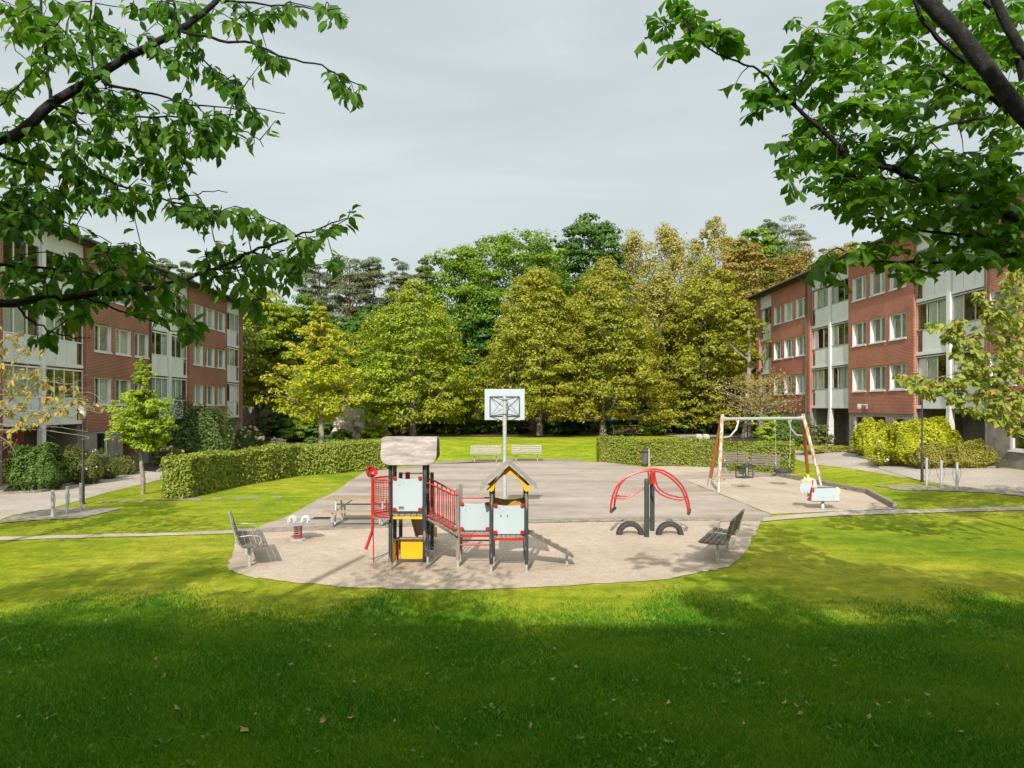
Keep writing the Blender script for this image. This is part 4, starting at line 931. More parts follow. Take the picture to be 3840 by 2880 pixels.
mb = MB(); mb.lathe([(.17, .4375), (.17, .446), (0, .446)], (0,0,0), 16); mb.build('centre_disc', M['roofply'], e)
for (hx, hy) in ((-.15, -.06), (.17, -.06), (-.15, .12), (.17, .12)):
    mb = MB(); mb.tube([(hx-.07, hy, .43), (hx-.075, hy, .49)]+arc((hx, hy, .51), .075, PI, 0, 8)+[(hx+.075, hy, .49), (hx+.07, hy, .43)], .011, 8); mb.build('handle', M['white'], e, True)

# ---- swing set
fl, bl = Vector((8.36, 26.3, 0)), Vector((8.5, 28.0, 0)); fr_, br_ = Vector((13.3, 28.35, 0)), Vector((13.55, 30.1, 0))
tl, tr = Vector((8.79, 27.15, 2.93)), Vector((12.82, 29.0, 2.93))
e = empty('swing_set', (10.8, 28.1, 0), 0, 'two seat swing set with peeling orange wooden posts and pale steel crossbar', 'swing set')
ow = Vector((10.8, 28.1, 0))
for foot, tp, mat in ((fl, tl, 'swingwood'), (bl, tl+Vector((.02, .1, -.05)), 'orangewood'), (fr_, tr, 'swingwood'), (br_, tr+Vector((.02, .1, -.05)), 'orangewood')):
    d = (foot-tp); s0 = tp+d*.86; mb = MB(); mb.tube([tp-ow-d.normalized()*.06, s0-ow], .073, 12); po = mb.build('post', M[mat], e, True)
    mb = MB(); mb.tube([s0-ow, foot-ow-Vector((0, 0, .08))], .05, 12); mb.build('steel_foot', M['galv'], po, True)
d = (tr-tl).normalized(); mb = MB(); q0, q1 = tl+Vector((0,0,-.12))-ow, tr+Vector((0,0,-.12))-ow
mb.tube([q0, q0+d*.1, q0+d*.35, q1-d*.35, q1-d*.1, q1], [.095, .09, .06, .06, .09, .095], 14); mb.build('crossbar', M['galv'], e, True)
for q, sg in ((q0, 1), (q1, -1)):
    mb = MB(); mb.tube([q+d*sg*.85+Vector((0,0,-.06)), q+d*sg*.72+Vector((0,0,-.42)), q+d*sg*.4+Vector((0,0,-.7)), q+d*sg*.06+Vector((0,0,-.74))], .036, 8); mb.build('brace', M['galv'], e, True)
def along(px): # point under the crossbar that shows at photo column px
    t = 0
    for t in np.linspace(0, 1, 400):
        p = tl.lerp(tr, float(t))
        if CX+F*p.x/p.y >= px: return p
    return tr
def chain(mb, a, b, r=.009):
    n = 40; mb.tube([a.lerp(b, i/n)+Vector((.006*(i % 2), 0, 0)) for i in range(n+1)], [r*(1.25 if i % 2 else .75) for i in range(n+1)], 5)
for (pa, pb, kind) in ((2762, 2820, 'cradle'), (2905, 2965, 'tyre')):
    A_, B_ = along(pa), along(pb); z = 2.74
    a0 = Vector((A_.x, A_.y, z))-ow; b0 = Vector((B_.x, B_.y, z))-ow; mid = (a0+b0)/2
    zb = .93 if kind == 'cradle' else .72
    s_ = MB(); chain(s_, a0, Vector((*(mid+(a0-mid)*.85).xy, zb))); chain(s_, b0, Vector((*(mid+(b0-mid)*.85).xy, zb))); ch = s_.build('chain', M['galv'] if kind == 'tyre' else M['dkmetal'], e)
    mb = MB()
    for q in (a0, b0): mb.cbox(q.x-.03, q.x+.03, q.y-.03, q.y+.03, z-.06, z+.08, .008)
    mb.build('swing_hanger', M['galv'], ch)
    if kind == 'tyre':
        mb = MB(); n = 32; pr = [(.17,-.075),(.3,-.085),(.345,-.05),(.352,0),(.345,.05),(.3,.085),(.17,.075),(.155,0)]; m = len(pr)
        vs = [(mid.x+r*math.cos(2*PI*k/n), mid.y+r*math.sin(2*PI*k/n), .62+w) for k in range(n) for r, w in pr]
        mb.add(vs, [(k*m+i, k*m+(i+1) % m, ((k+1) % n)*m+(i+1) % m, ((k+1) % n)*m+i) for k in range(n) for i in range(m)]); mb.build('tyre_seat', M['rubber'], e, True)
    else:
        u = (b0-a0).normalized(); w = Vector((-u.y, u.x, 0)); mb = MB(); c0 = Vector((mid.x, mid.y, 0))
        def pt(a_, b_, z_): return c0+u*a_+w*b_+Vector((0, 0, z_))
        for b_ in (-.2, .2): mb.tube([pt(-.27, b_, .88), pt(.27, b_, .88)], .028, 8); mb.tube([pt(-.26, b_, .88), pt(-.26, b_, .45)], .025, 8); mb.tube([pt(.26, b_, .88), pt(.26, b_, .45)], .025, 8)
        for a_ in (-.26, .26): mb.tube([pt(a_, -.2, .88), pt(a_, .2, .88)], .028, 8)
        q = [pt(-.28, -.2, .42), pt(.28, -.2, .42), pt(.28, .2, .42), pt(-.28, .2, .42)]; mb.add(q+[p+Vector((0,0,.05)) for p in q], [(0,1,2,3),(4,5,6,7),(0,1,5,4),(1,2,6,5),(2,3,7,6),(3,0,4,7)])
        mb.tube([pt(0, -.2, .88), pt(0, -.2, .45)], .025, 8); mb.build('cradle_seat', M['rubber'], e)

# ---- spring animal
ax, ay = G(3085, 1909)
e = empty('spring_animal', (ax, ay, 0), 0, 'white board spring animal with yellow mane and red bridle in the swing sand', 'spring rider')
def AP(px, py): # position in the plane of the board, relative to foot
    return ((2560+px*.392-3085)*ay/F, H-(1400+py*.392-HY)*ay/F)
Mr = None
def board(pts, y, th, name, mat, par=None): mb = MB(); mb.prism([AP(*p) for p in pts], (0, y, 0), (1,0,0), (0,0,1), (0, th, 0)); return mb.build(name, M[mat], par or e)
board([(1218,1096),(1462,1090),(1478,1215),(1210,1213)], -.16, .02, 'side_board', 'playwhite'); board([(1218,1096),(1462,1090),(1478,1215),(1210,1213)], .14, .02, 'side_board', 'playwhite')
mb = MB(); a0, a1 = AP(1222, 1092), AP(1458, 1090); mb.cbox(a0[0], a1[0], -.15, .15, a0[1]-.03, a0[1], .008); b0, b1 = AP(1212, 1214), AP(1476, 1216); mb.cbox(b0[0], b1[0], -.17, .17, b0[1]-.02, b0[1], .006); mb.build('seat', M['gutter'], e)
hd = board([(1218,1110),(1213,1150),(1198,1146),(1186,1120),(1178,1140),(1166,1145),(1160,1122),(1150,1142),(1130,1138),(1117,1112),(1118,1085),(1128,1062),(1150,1045),(1160,1028),(1175,1012),(1205,1000),(1240,998),(1265,1012),(1280,1040),(1284,1095),(1255,1094)], -.02, .035, 'head', 'playwhite')
board([(1160,1032),(1140,1034),(1130,1022),(1140,1016),(1155,1018),(1158,1000),(1156,988),(1168,990),(1178,1000),(1190,1000),(1186,980),(1190,966),(1204,970),(1212,990),(1222,1004),(1240,1012),(1248,1030),(1240,1050),(1222,1046),(1200,1036),(1180,1030)], -.034, .06, 'antler', 'palegold', hd)
board([(1464,1090),(1482,1088),(1498,1098),(1507,1118),(1504,1140),(1490,1156),(1474,1160)], -.02, .035, 'tail', 'palegold')
mb = MB(); q = [AP(*p) for p in ((1240,1036),(1236,1070),(1222,1100),(1215,1130))]; mb.tube([(a_, -.045, b_) for a_, b_ in q], .011, 8); c_ = AP(1236,1030); mb.lathe([(.03, 0), (.03, .02), (0, .02)], (c_[0], -.036, c_[1]), 12, Matrix.Rotation(PI/2, 4, 'X'))
mb.build('bridle', M['redpaint'], hd)
board([(1214,1150),(1203,1210),(1192,1206),(1204,1146)], -.17, .09, 'chest_board', 'redpaint'); board([(1213,1096),(1236,1094),(1236,1128),(1208,1126)], -.185, .02, 'strap', 'redpaint')
mb = MB(); mb.tube([(a_, -.164, b_) for a_, b_ in [AP(*p) for p in ((1266,1205),(1270,1178),(1280,1160),(1310,1180),(1345,1186),(1385,1178),(1412,1158),(1420,1178),(1422,1205))]], .004, 4); mb.build('saddle_line', M['alu'], e)
mb = MB(); mb.lathe([(.06, -.1), (.06, .18), (.045, .2), (.045, .42), (0, .42)], (0,0,0), 14); mb.build('post', M['galv'], e, True)
mb = MB(); c_ = AP(1160, 1110); mb.tube([(c_[0]-.04, -.05, c_[1]-.0), (c_[0], -.05, c_[1]+.04), (c_[0]+.03, -.05, c_[1]+.1)], .003, 4); c_ = AP(1180, 1055); mb.tube(arc((c_[0], -.024, c_[1]), .018, 0, 2*PI, 10), .004, 4); mb.build('face_marks', M['alu'], hd)

# ---- benches
def make_bench(wood, slats=5, backs=4, L_=1.85, arms=True):
    b = empty('park_bench')
    mb = MB(); 
    for i in range(slats): mb.cbox(-L_/2, L_/2, -.46+i*.105, -.46+i*.105+.088, .42+.012*abs(i-2), .46+.012*abs(i-2), .008)
    mb.build('seat', M[wood], b)
    mb = MB()
    for i in range(backs):
        z = .56+i*.115; y = .09+.035*i; Mx = Matrix.Translation((0, y, z))@Matrix.Rotation(math.radians(-17), 4, 'X'); mb.cbox(-L_/2, L_/2, -.018, .018, -.045, .05, .008, Mx)
    mb.build('backrest', M[wood], b)
    for sx in (-1, 1):
        lx_ = sx*.35*L_; mb = MB(); mb.lathe([(.034, -.15), (.034, .4)], (lx_, -.12, 0), 12); mb.cbox(lx_-.03, lx_+.03, -.46, .06, .385, .418, .004); mb.tube([(lx_, .03, .4), (lx_, .12, .5), (lx_, .245, .97)], .016, 6); mb.build('leg', M['galv'], b)
        if arms:
            mb = MB(); x = sx*(L_/2-.12); mb.tube([(x, -.28, .44), (x, -.34, .55), (x, -.3, .64), (x, -.1, .665), (x, .1, .655), (x, .16, .64)], .011, 8); mb.build('armrest', M['galv'], b, True)
    return b
bench1 = make_bench('benchwood'); bench3 = make_bench('benchwood', L_=1.4); bench2 = make_bench('benchpale', arms=False)
def put_bench(src, x, y, rz, label, group, z=None):
    o = src
    if src.get('placed'): o = copy_tree(src)
    src['placed'] = 1
    o.location = (x, y, h(x, y) if z is None else z); o.rotation_euler = (0, 0, rz); tag(o, label, 'bench', group); return o
BENCHES = [
 (bench1, *((Vector((-5.32,14.08))+Vector((-5.8,15.2)))/2), math.atan2(14.08-15.2, -5.32+5.8)+PI, 'grey wooden bench at the left rim of the sand pit, turned side on', 'grey benches facing the play area'),
 (bench1, *((Vector((4.68,14.39))+Vector((5.25,15.5)))/2), math.atan2(15.5-14.39, 5.25-4.68)+PI, 'grey wooden bench at the right rim of the sand pit, back to the lawn', 'grey benches facing the play area'),
]
for (s_, x, y, rz, lab, gr) in BENCHES: put_bench(s_, x, y, rz, lab, gr)
for (px, py, rz, lab) in ((2757, 1768, -.1, 'grey bench behind the small table, left of the hedge bench pair'), (2868, 1778, -.62, 'grey bench right of the small table, angled against the hedge')):
    x, y = G(px, py); put_bench(bench3, x, y, rz, lab, 'short grey benches by the right hedge')
for (px, py, lab) in ((1821, 1731, 'pale bench on the far side of the court left of the hoop pole'), (1975, 1728, 'pale bench on the far side of the court right of the hoop pole')):
    x, y = G(px, py); put_bench(bench2, x, y, 0, lab, 'pale benches beyond the court')
for b_ in (bench1, bench2):
    if 'placed' in b_: pass
for o in list(bpy.data.objects):
    if 'placed' in o: del o['placed']
# small table
x, y = G(2803, 1783); e = empty('small_table', (x, y, h(x, y)), .2, 'small square weathered table on one post before the hedge benches', 'table')
mb = MB()
for i in range(5): mb.cbox(-.42, .42, -.4+i*.16, -.4+i*.16+.15, .68, .72, .006)
mb.build('tabletop', M['benchwood'], e); mb = MB(); mb.lathe([(.05, -.1), (.05, .68)], (0,0,0), 12); mb.build('leg', M['galv'], e, True)
# picnic table
e = empty('picnic_table', (-3.93, 19.35, 0), 0, 'picnic table with yellow edged top and attached benches on the asphalt behind the climbing frame', 'picnic table')
mb = MB()
for i in range(4): mb.cbox(-.95, .9, -.36+i*.18, -.36+i*.18+.165, .705, .745, .006)
tt = mb.build('tabletop', M['greywood'], e); mb = MB(); mb.box(-.951, .901, -.364, -.3605, .707, .74); mb.build('edge_strip', M['yeldull'], tt)
for yb in (-.83, .62):
    mb = MB()
    for i in range(2): mb.cbox(-.95, .9, yb+i*.12, yb+i*.12+.11, .42, .455, .006)
    bo = mb.build('bench_seat', M['greywood'], e); mb = MB(); mb.box(-.951, .901, yb-.004, yb-.0005, .422, .45); mb.build('edge_strip', M['yeldull'], bo)
for x in (-.68, .62):
    mb = MB(); mb.tube([(x, -.73, .42), (x, -.76, .2), (x, -.72, .05), (x, -.6, .028), (x, 0, .028), (x, .6, .028), (x, .72, .05), (x, .76, .2), (x, .73, .42)], .028, 9)
    mb.tube([(x, -.3, .7), (x, -.42, .04)], .026, 9); mb.tube([(x, .3, .7), (x, .42, .04)], .026, 9); mb.tube([(x, -.73, .4), (x, .73, .4)], .02, 8); sx = 1 if x < 0 else -1; mb.tube([(x, 0, .4), (x+sx*.45, 0, .7)], .016, 8); mb.build('leg_frame', M['galv'], e, True)
# drain grate
x, y = G(1207, 1945); e = MB()
for k in range(9): e.cbox(x-.24+k*.055, x-.21+k*.055, y-.13, y+.13, .012, .03, .003)
e.box(x-.27, x+.27, y-.16, y-.135, .01, .028); e.box(x-.27, x+.27, y+.135, y+.16, .01, .028); tag(e.build('drain_grate', M['dkmetal']), 'dark iron drain grate set in the court left of the picnic table', 'drain grate')
# litter bin
x, y = G(2434, 1752); e = empty('litter_bin', (x, y, 0), 0, 'dark grey litter bin hung on a short galvanised post by the right hedge', 'litter bin')
mb = MB(); mb.lathe([(.042, -.1), (.042, 1.0), (0, 1.01)], (0,0,0), 12); mb.build('post', M['galv'], e, True)
mb = MB(); mb.lathe([(.13, .17), (.17, .82), (.185, .84), (.185, .88), (.15, .885), (.14, .8), (.1, .3)], (-.22, 0, 0), 12); bo = mb.build('bin_body', M['gutter'], e)
mb = MB(); mb.lathe([(.175, .8), (.2, .87), (.165, .91), (.12, .86)], (-.22, 0, 0), 14); mb.build('bag', M['dkmetal'], bo)

# ---- lamps
def lamp(px, py, ptop, style, lab):
    x, y = G(px, py); z = h(x, y); ht = (H-(ptop-HY)*y/F)-z
    e = empty('street_lamp', (x, y, z), 0, lab, 'street lamp', 'courtyard lamps')
    mb = MB(); hz_ = ht-.5 if style == 'bell' else ht-.62
    mb.lathe([(.09, -.1), (.09, .04), (.055, .06), (.055, 1.1), (.05, 1.16), (.032, 1.2), (.028, hz_)], (0,0,0), 14); mb.build('pole', M['dkmetal'], e, True)
    mb = MB()
    if style == 'bell':
        mb.lathe([(.05, hz_-.02), (.07, hz_), (.08, hz_+.08)], (0,0,0), 16); mb.build('lamp_holder', M['galv'], e, True)
        mb = MB(); mb.lathe([(.085, hz_+.08), (.11, hz_+.22), (.15, hz_+.34), (.225, hz_+.44), (0, hz_+.441)], (0,0,0), 20); mb.build('lamp_shade', M['lampwhite'], e, True)
        mb = MB(); mb.lathe([(.24, hz_+.442), (.26, hz_+.46), (.2, hz_+.49), (0, hz_+.51)], (0,0,0), 20); mb.build('lamp_cap', M['gutter'], e, True)
    else:
        mb.lathe([(.06, hz_), (.13, hz_+.02), (.16, hz_+.05)], (0,0,0), 16); mb.build('lamp_holder', M['dkmetal'], e, True)
        mb = MB(); mb.lathe([(.15, hz_+.05), (.17, hz_+.45), (0, hz_+.46)], (0,0,0), 16); mb.build('lamp_shade', M['lampwhite'], e, True)
        mb = MB(); mb.lathe([(.25, hz_+.46), (.24, hz_+.5), (.05, hz_+.56), (0, hz_+.6)], (0,0,0), 16); mb.build('lamp_cap', M['gutter'], e, True)
    return e
lamp(311, 1890, 1512, 'bell', 'white funnel lamp on a black pole beside the left bike stands')
lamp(939, 1692, 1524, 'bell', 'small white funnel lamp by the hydrangea at the far end of the left block')
lamp(3458, 1807, 1415, 'bell', 'white funnel lamp on a black pole in front of the rounded golden bushes')
lamp(2803, 1649, 1464, 'box', 'lantern lamp with a dark pole standing behind the swings')
# bike stands
def stand(px, py, htpx, lab, grp, hoop):
    x, y = G(px, py); z = h(x, y); ht = htpx*y/F
    e = empty('bike_stand', (x, y, z), 0, lab, 'bike stand', grp)
    mb = MB(); mb.lathe([(.045, -.1), (.045, ht-.01), (.036, ht), (0, ht)], (0,0,0), 16); mb.build('post', M['galv'], e, True)
    mb = MB(); w = hoop
    for sx in (-1, 1): mb.tube([(sx*.03, 0, ht*.93), (sx*w*.7, .02, ht*.84), (sx*w, .02, ht*.62), (sx*w*.75, .02, ht*.42), (sx*.04, 0, ht*.27)], .0065, 6)
    mb.build('hoop', M['gutter'], e, True)
for (px, py, lab) in ((197.5, 1940, 'leftmost of the three steel bike posts on the left paving'), (252, 1927, 'middle of the three steel bike posts on the left paving'), (303, 1914, 'rightmost steel bike post on the left paving, in front of the lamp pole')): stand(px, py, 103, lab, 'left bike stands', .065)
for (px, py, lab) in ((3475, 1821, 'steel bike post nearest the lamp pole on the right paving'), (3530, 1831, 'middle of the three steel bike posts on the right paving'), (3589, 1838, 'rightmost of the three steel bike posts on the right paving')): stand(px, py, 104, lab, 'right bike stands', .16)
def TX(px, Y): return (px-CX)*Y/F
# barrier, concrete blocks, boulders
x0, y0 = G(2300, 1632); x1_, _ = G(2412, 1632); z = h(x0, y0); W = x1_-x0
e = empty('road_barrier', (x0, y0, z), 0, 'grey steel barrier with red and yellow chequer rail under the linden trees', 'barrier')
mb = MB(); mb.tube([(0, 0, 0), (0, 0, .75), (.08, 0, .82), (W-.08, 0, .82), (W, 0, .75), (W, 0, 0)], .022, 6); mb.tube([(0, 0, .15), (W, 0, .15)], .016, 6)
for k in range(22): mb.tube([(W*(k+1)/23, 0, .15), (W*(k+1)/23, 0, .5)], .012, 5)
mb.build('barrier_frame', M['galv'], e)
for k in range(8):
    mb = MB(); w = W*.8/8; mb.box(W*.15+k*w, W*.15+(k+1)*w-.002, -.03, -.005, .5, .68); mb.build('rail_panel', M['redpaint'] if k % 2 == 0 else M['yelpaint'], e)
def rock(name, px, py, w, d, hh, lab, cat, grp=None, mat='rock', seed=0, yy=None, n=22):
    x, y = G(px, py) if yy is None else (px, yy); z = h(x, y); rg = np.random.default_rng(seed); k = rg.normal(size=(7, 3))*2.1; ph = rg.random(7)*6
    vs = []; 
    for i in range(n+1):
        for j in range(2*n):
            a_, b_ = PI*i/n, PI*j/n; v = np.array([math.sin(a_)*math.cos(b_), math.sin(a_)*math.sin(b_), math.cos(a_)])
            r = 1+sum(.09*math.sin(float(k[q]@v)*(1+.7*q)+ph[q]) for q in range(7))-.12*abs(math.sin(float(k[1]@v)*3.1+ph[2]))-.07*abs(math.sin(float(k[4]@v)*5.3+ph[5])); v2 = np.sign(v)*np.abs(v)**.75*r
            vs.append((v2[0]*w/2, v2[1]*d/2, v2[2]*hh*.6+hh*.35))
    fs = [(i*2*n+j, i*2*n+(j+1) % (2*n), (i+1)*2*n+(j+1) % (2*n), (i+1)*2*n+j) for i in range(n) for j in range(2*n)]
    mb = MB(); mb.add(vs, fs); o = mb.build(name, M[mat], None, True, (x, y, z)); return tag(o, lab, cat, grp)
rock('rock_outcrop', TX(1350, 56.6), None, 4.4, 2.6, 2.5, 'large pinkish granite outcrop rising between the yellow tree and the first linden', 'rock', seed=3, n=34, yy=56.6)
rock('rock_outcrop', 905, 1660, 3.2, 2, .9, 'low grey rock slab in the woodland shade by the far left lamp', 'rock', seed=5)
rock('boulder', 1040, 1676, 1.3, .8, .75, 'pointed pale boulder on the gravel beyond the left hedge', 'rock', seed=8)
for (px, lab, sd) in ((2619, 'left of two pale concrete blocks beyond the right hedge', 1), (2645, 'right of two pale concrete blocks beyond the right hedge', 2)):
    x, y = G(px, 1646); z = h(x, y); mb = MB(); w = .5; mb.add([(-w*.5,-.3,0),(w*.5,-.3,0),(w*.5,.3,0),(-w*.5,.3,0),(-w*.34,-.2,.38),(w*.34,-.2,.38),(w*.34,.2,.38),(-w*.34,.2,.38),(-w*.5,-.3,.2),(w*.5,-.3,.2),(w*.5,.3,.2),(-w*.5,.3,.2)], [(0,1,2,3),(4,5,6,7),(0,1,9,8),(1,2,10,9),(2,3,11,10),(3,0,8,11),(8,9,5,4),(9,10,6,5),(10,11,7,6),(11,8,4,7)])
    tag(mb.build('concrete_block', M['concrete'], None, False, (x, y, z)), lab, 'concrete block', 'concrete blocks beyond the hedge')
# bicycle against the right block
bx_, by_ = 19.7, 41.9; e = empty('bicycle', (bx_, by_, h(bx_, by_)), math.radians(15), 'dark bicycle parked among plants at the foot of the white column', 'bicycle')
for wx in (-.52, .52):
    mb = MB(); mb.tube([(wx+.33*math.cos(2*PI*k/20), 0, .34+.33*math.sin(2*PI*k/20)) for k in range(21)], .018, 6, False); 
    for k in range(10): mb.tube([(wx, 0, .34), (wx+.32*math.cos(2*PI*k/10), 0, .34+.32*math.sin(2*PI*k/10))], .003, 3)
    mb.build('wheel', M['rubber'], e)
mb = MB()
for a_, b_ in (((-.52, 0, .34), (-.1, 0, .32)), ((-.1, 0, .32), (-.25, 0, .85)), ((-.52, 0, .34), (-.22, 0, .75)), ((-.1, 0, .32), (.36, 0, .78)), ((-.22, 0, .75), (.35, 0, .85)), ((.52, 0, .34), (.33, 0, .98))): mb.tube([a_, b_], .016, 6)
mb.build('frame', M['dkmetal'], e); mb = MB(); mb.tube([(.2, -.25, 1.02), (.33, -.08, .98), (.33, .08, .98), (.2, .25, 1.02)], .012, 6); mb.build('handlebar', M['dkmetal'], e); mb = MB(); mb.cbox(-.38, -.14, -.07, .07, .86, .91, .02); mb.build('saddle', M['rubber'], e)
# ------------------------------------------------------------------ background trees
def TX(px, Y): return (px-CX)*Y/F
def TOP(py, Y): return H-(py-HY)*Y/F
def bgtree(name, px, Y, ptop, wpx, kind, leaf, bark, label, cbase=2.2, ncl=230, per=95, size=.27, r0=.24, group='trees closing the courtyard', nl=9, inner=3500, **kw):
    x = TX(px, Y); z = h(x, Y); Ht = TOP(ptop, Y)-z; R = wpx*Y/F/2
    return tree(name, x, Y, label, 'tree', group, L[leaf], M[bark], kind, Ht, R, cbase, r0, ncl, per, size, z, nl, inner, **kw)
bgtree('linden_tree', 1550, 58, 1062, 500, 'linden', 'linden', 'barkgrey', 'broad green gold linden left of the basketball hoop', cbase=.9, ncl=700, per=72, size=.21, rc=.115, flat=.85, wob=.24, shell=.55)
bgtree('linden_tree', 2022, 58.5, 1010, 480, 'linden', 'lindenbr', 'barkgrey', 'bronze tinted linden directly right of the basketball hoop', cbase=1.3, ncl=700, per=72, size=.21, rc=.115, flat=.85, wob=.24, shell=.55)
bgtree('linden_tree', 2262, 59, 982, 480, 'linden', 'lindenbr', 'barkgrey', 'tallest bronze tinted linden, second to the right of the hoop', cbase=1.2, ncl=720, per=72, size=.21, rc=.115, flat=.85, wob=.24, shell=.55)
bgtree('linden_tree', 2650, 62, 985, 450, 'tall', 'lindenbr', 'bark', 'rust tinged linden between the birches and the right brick block', cbase=.6, ncl=600, per=72, size=.23, rc=.125, flat=.85, wob=.24, shell=.55)
bgtree('linden_tree', 2790, 66, 900, 370, 'tall', 'rusty', 'barkgrey', 'reddish brown tree touching the end of the right brick block', cbase=2.6, ncl=300, per=95, size=.28)
bgtree('broadleaf_tree', 960, 62, 1085, 330, 'oak', 'linden', 'bark', 'yellow green tree just beyond the end of the left brick block', cbase=2.5, ncl=260, per=95)
bgtree('broadleaf_tree', 1110, 66, 1120, 300, 'oak', 'oak', 'bark', 'mid green tree behind the yellow horse chestnut', cbase=2, ncl=240, per=90)
bgtree('oak_tree', 1930, 72, 868, 470, 'oak', 'oak', 'bark', 'large bright green oak rising behind the two lindens by the hoop', cbase=4, ncl=300, per=95, size=.3)
bgtree('oak_tree', 1720, 74, 935, 340, 'oak', 'oak', 'bark', 'green oak crown peeping over the left linden', cbase=4, ncl=200, per=90, size=.3)
bgtree('oak_tree', 2215, 76, 812, 300, 'oak', 'oakdark', 'bark', 'dark green oak standing highest at the middle of the tree line', cbase=4, ncl=250, per=100, size=.3)
bgtree('oak_tree', 2060, 80, 900, 200, 'oak', 'oakdark', 'bark', 'dull green oak filling the gap left of the dark oak', cbase=4, ncl=150, per=90, size=.3)
bgtree('birch_tree', 2380, 78, 850, 170, 'birch', 'birch', 'barkwhite', 'slim yellowing birch right of the dark oak', cbase=5, ncl=150, per=80, size=.22, droop=.8, rc=.24)
bgtree('birch_tree', 2510, 72, 832, 270, 'birch', 'birch', 'barkwhite', 'wide olive birch with drooping twigs in the right half of the tree line', cbase=4, ncl=280, per=100, size=.22, droop=.9)
bgtree('birch_tree', 2680, 75, 812, 240, 'birch', 'birch', 'barkwhite', 'tallest olive birch over the rust tinged linden', cbase=4, ncl=240, per=100, size=.22, droop=.9)
bgtree('birch_tree', 2480, 65, 1000, 210, 'birch', 'birch', 'barkwhite', 'lower birch with pale leaning stems right of the tallest linden', cbase=3.4, ncl=190, per=90, size=.22, droop=.8)
bgtree('broadleaf_tree', 2830, 84, 860, 260, 'oak', 'oak', 'bark', 'green tree behind the reddish brown tree', cbase=5, ncl=200, per=90, size=.33)
bgtree('pine_tree', 2910, 88, 815, 250, 'oak', 'pine', 'barkpine', 'rounded pine crown above the right brick block', cbase=7, ncl=130, per=120, size=.35, asp=.2, flat=.5)
bgtree('birch_tree', 3000, 78, 920, 260, 'birch', 'rusty', 'barkwhite', 'orange brown birch behind the roof of the right brick block', cbase=5, ncl=200, per=90, size=.24, droop=.7)
bgtree('birch_tree', 3160, 82, 900, 260, 'birch', 'rusty', 'barkwhite', 'orange tinted tree farthest right behind the chestnut leaves', cbase=5, ncl=160, per=90, size=.26, droop=.5)
def pine(px, Y, ptop, wpx, label, seed, cb=.34, n=80, rc=.27):
    x = TX(px, Y); z = h(x, Y); Ht = TOP(ptop, Y)-z; R = wpx*Y/F/2; e = empty('pine_tree', (x, Y, z), 0, label, 'tree', 'pines beyond the courtyard')
    pts, nr, cc = crown_pts('oak', (0, 0, Ht*cb), R, Ht*(1-cb), n, 190, rc=rc, flat=.6, shell=.3, wob=.3)
    V, Fa = leafquads(pts, nr, .3*(.7+.7*RN.random(len(pts))), .2); npmesh('crown', V, Fa, L['pine'], e)
    trunk_obj(e, M['barkpine'], (0, 0, 0), (.3, 0, Ht*.94), .24, .05, [Vector((0, 0, c[2]*.97)).lerp(Vector(c), .9) for c in cc[::4]], lean=.8)
for a in ((1185, 80, 985, 170, 'leftmost tall pine over the yellow tree', 1), (1300, 78, 960, 200, 'broad pine with an orange trunk left of the green gold linden', 2, .3, 110), (1395, 82, 975, 150, 'airy pine between the broad pine and the green gold linden', 3), (1500, 84, 962, 130, 'slender pine just left of the first linden top', 4), (1590, 86, 975, 110, 'small pine crown right of the first linden top', 5),
          (610, 66, 975, 130, 'pine crown showing just above the left roof', 6, .4, 70), (690, 70, 985, 120, 'second pine crown above the left roof, nearer the trees', 7, .4, 70), (2990, 92, 850, 150, 'pine right of the rounded crown above the right block', 8)): pine(*a)
bgtree('broadleaf_tree', 1420, 70, 1150, 260, 'oak', 'oakdark', 'bark', 'dark green tree filling the gap under the pines', cbase=1.5, ncl=200, per=90, size=.3)
bgtree('broadleaf_tree', 1290, 76, 1200, 260, 'oak', 'oakdark', 'bark', 'shaded green tree under the broad pine', cbase=1.5, ncl=180, per=90, size=.3)
bgtree('broadleaf_tree', 2420, 70, 1240, 260, 'oak', 'oak', 'bark', 'green bushy tree between the lindens and the low birch', cbase=1.5, ncl=180, per=90, size=.3)
bgtree('broadleaf_tree', 1790, 68, 1180, 240, 'oak', 'oakdark', 'bark', 'dark tree seen in the gap behind the hoop backboard', cbase=2, ncl=160, per=90, size=.3)
bgtree('broadleaf_tree', 500, 72, 1080, 300, 'oak', 'oak', 'bark', 'green tree behind the left brick block', cbase=3, ncl=120, per=80, size=.35)
# undergrowth on the slope
def undergrowth():
    Vs, Fs, off = [], [], 0; n = 330
    X = RN.uniform(-30, 26, n); Y = RN.uniform(60.5, 92, n)
    for x, y in zip(X, Y):
        s_ = RN.uniform(.5, 1.5); m = 130; d = rndu(m); d[:, 2] = abs(d[:, 2]); c = np.array([x, y, h(x, y)])+d*np.array([s_*1.2, s_*1.2, s_*1.2])*(.5+.5*RN.random((m, 1)))
        V, Fa = leafquads(c, d+RN.normal(size=(m, 3))*.5, .26*(.6+.8*RN.random(m)), .6); Vs.append(V); Fs.append(Fa+off); off += len(V)
    o = npmesh('undergrowth', np.vstack(Vs), np.vstack(Fs), L['shade']); tag(o, 'shaded brambles and saplings covering the wooded slope under the trees', 'undergrowth', kind='stuff')
undergrowth()
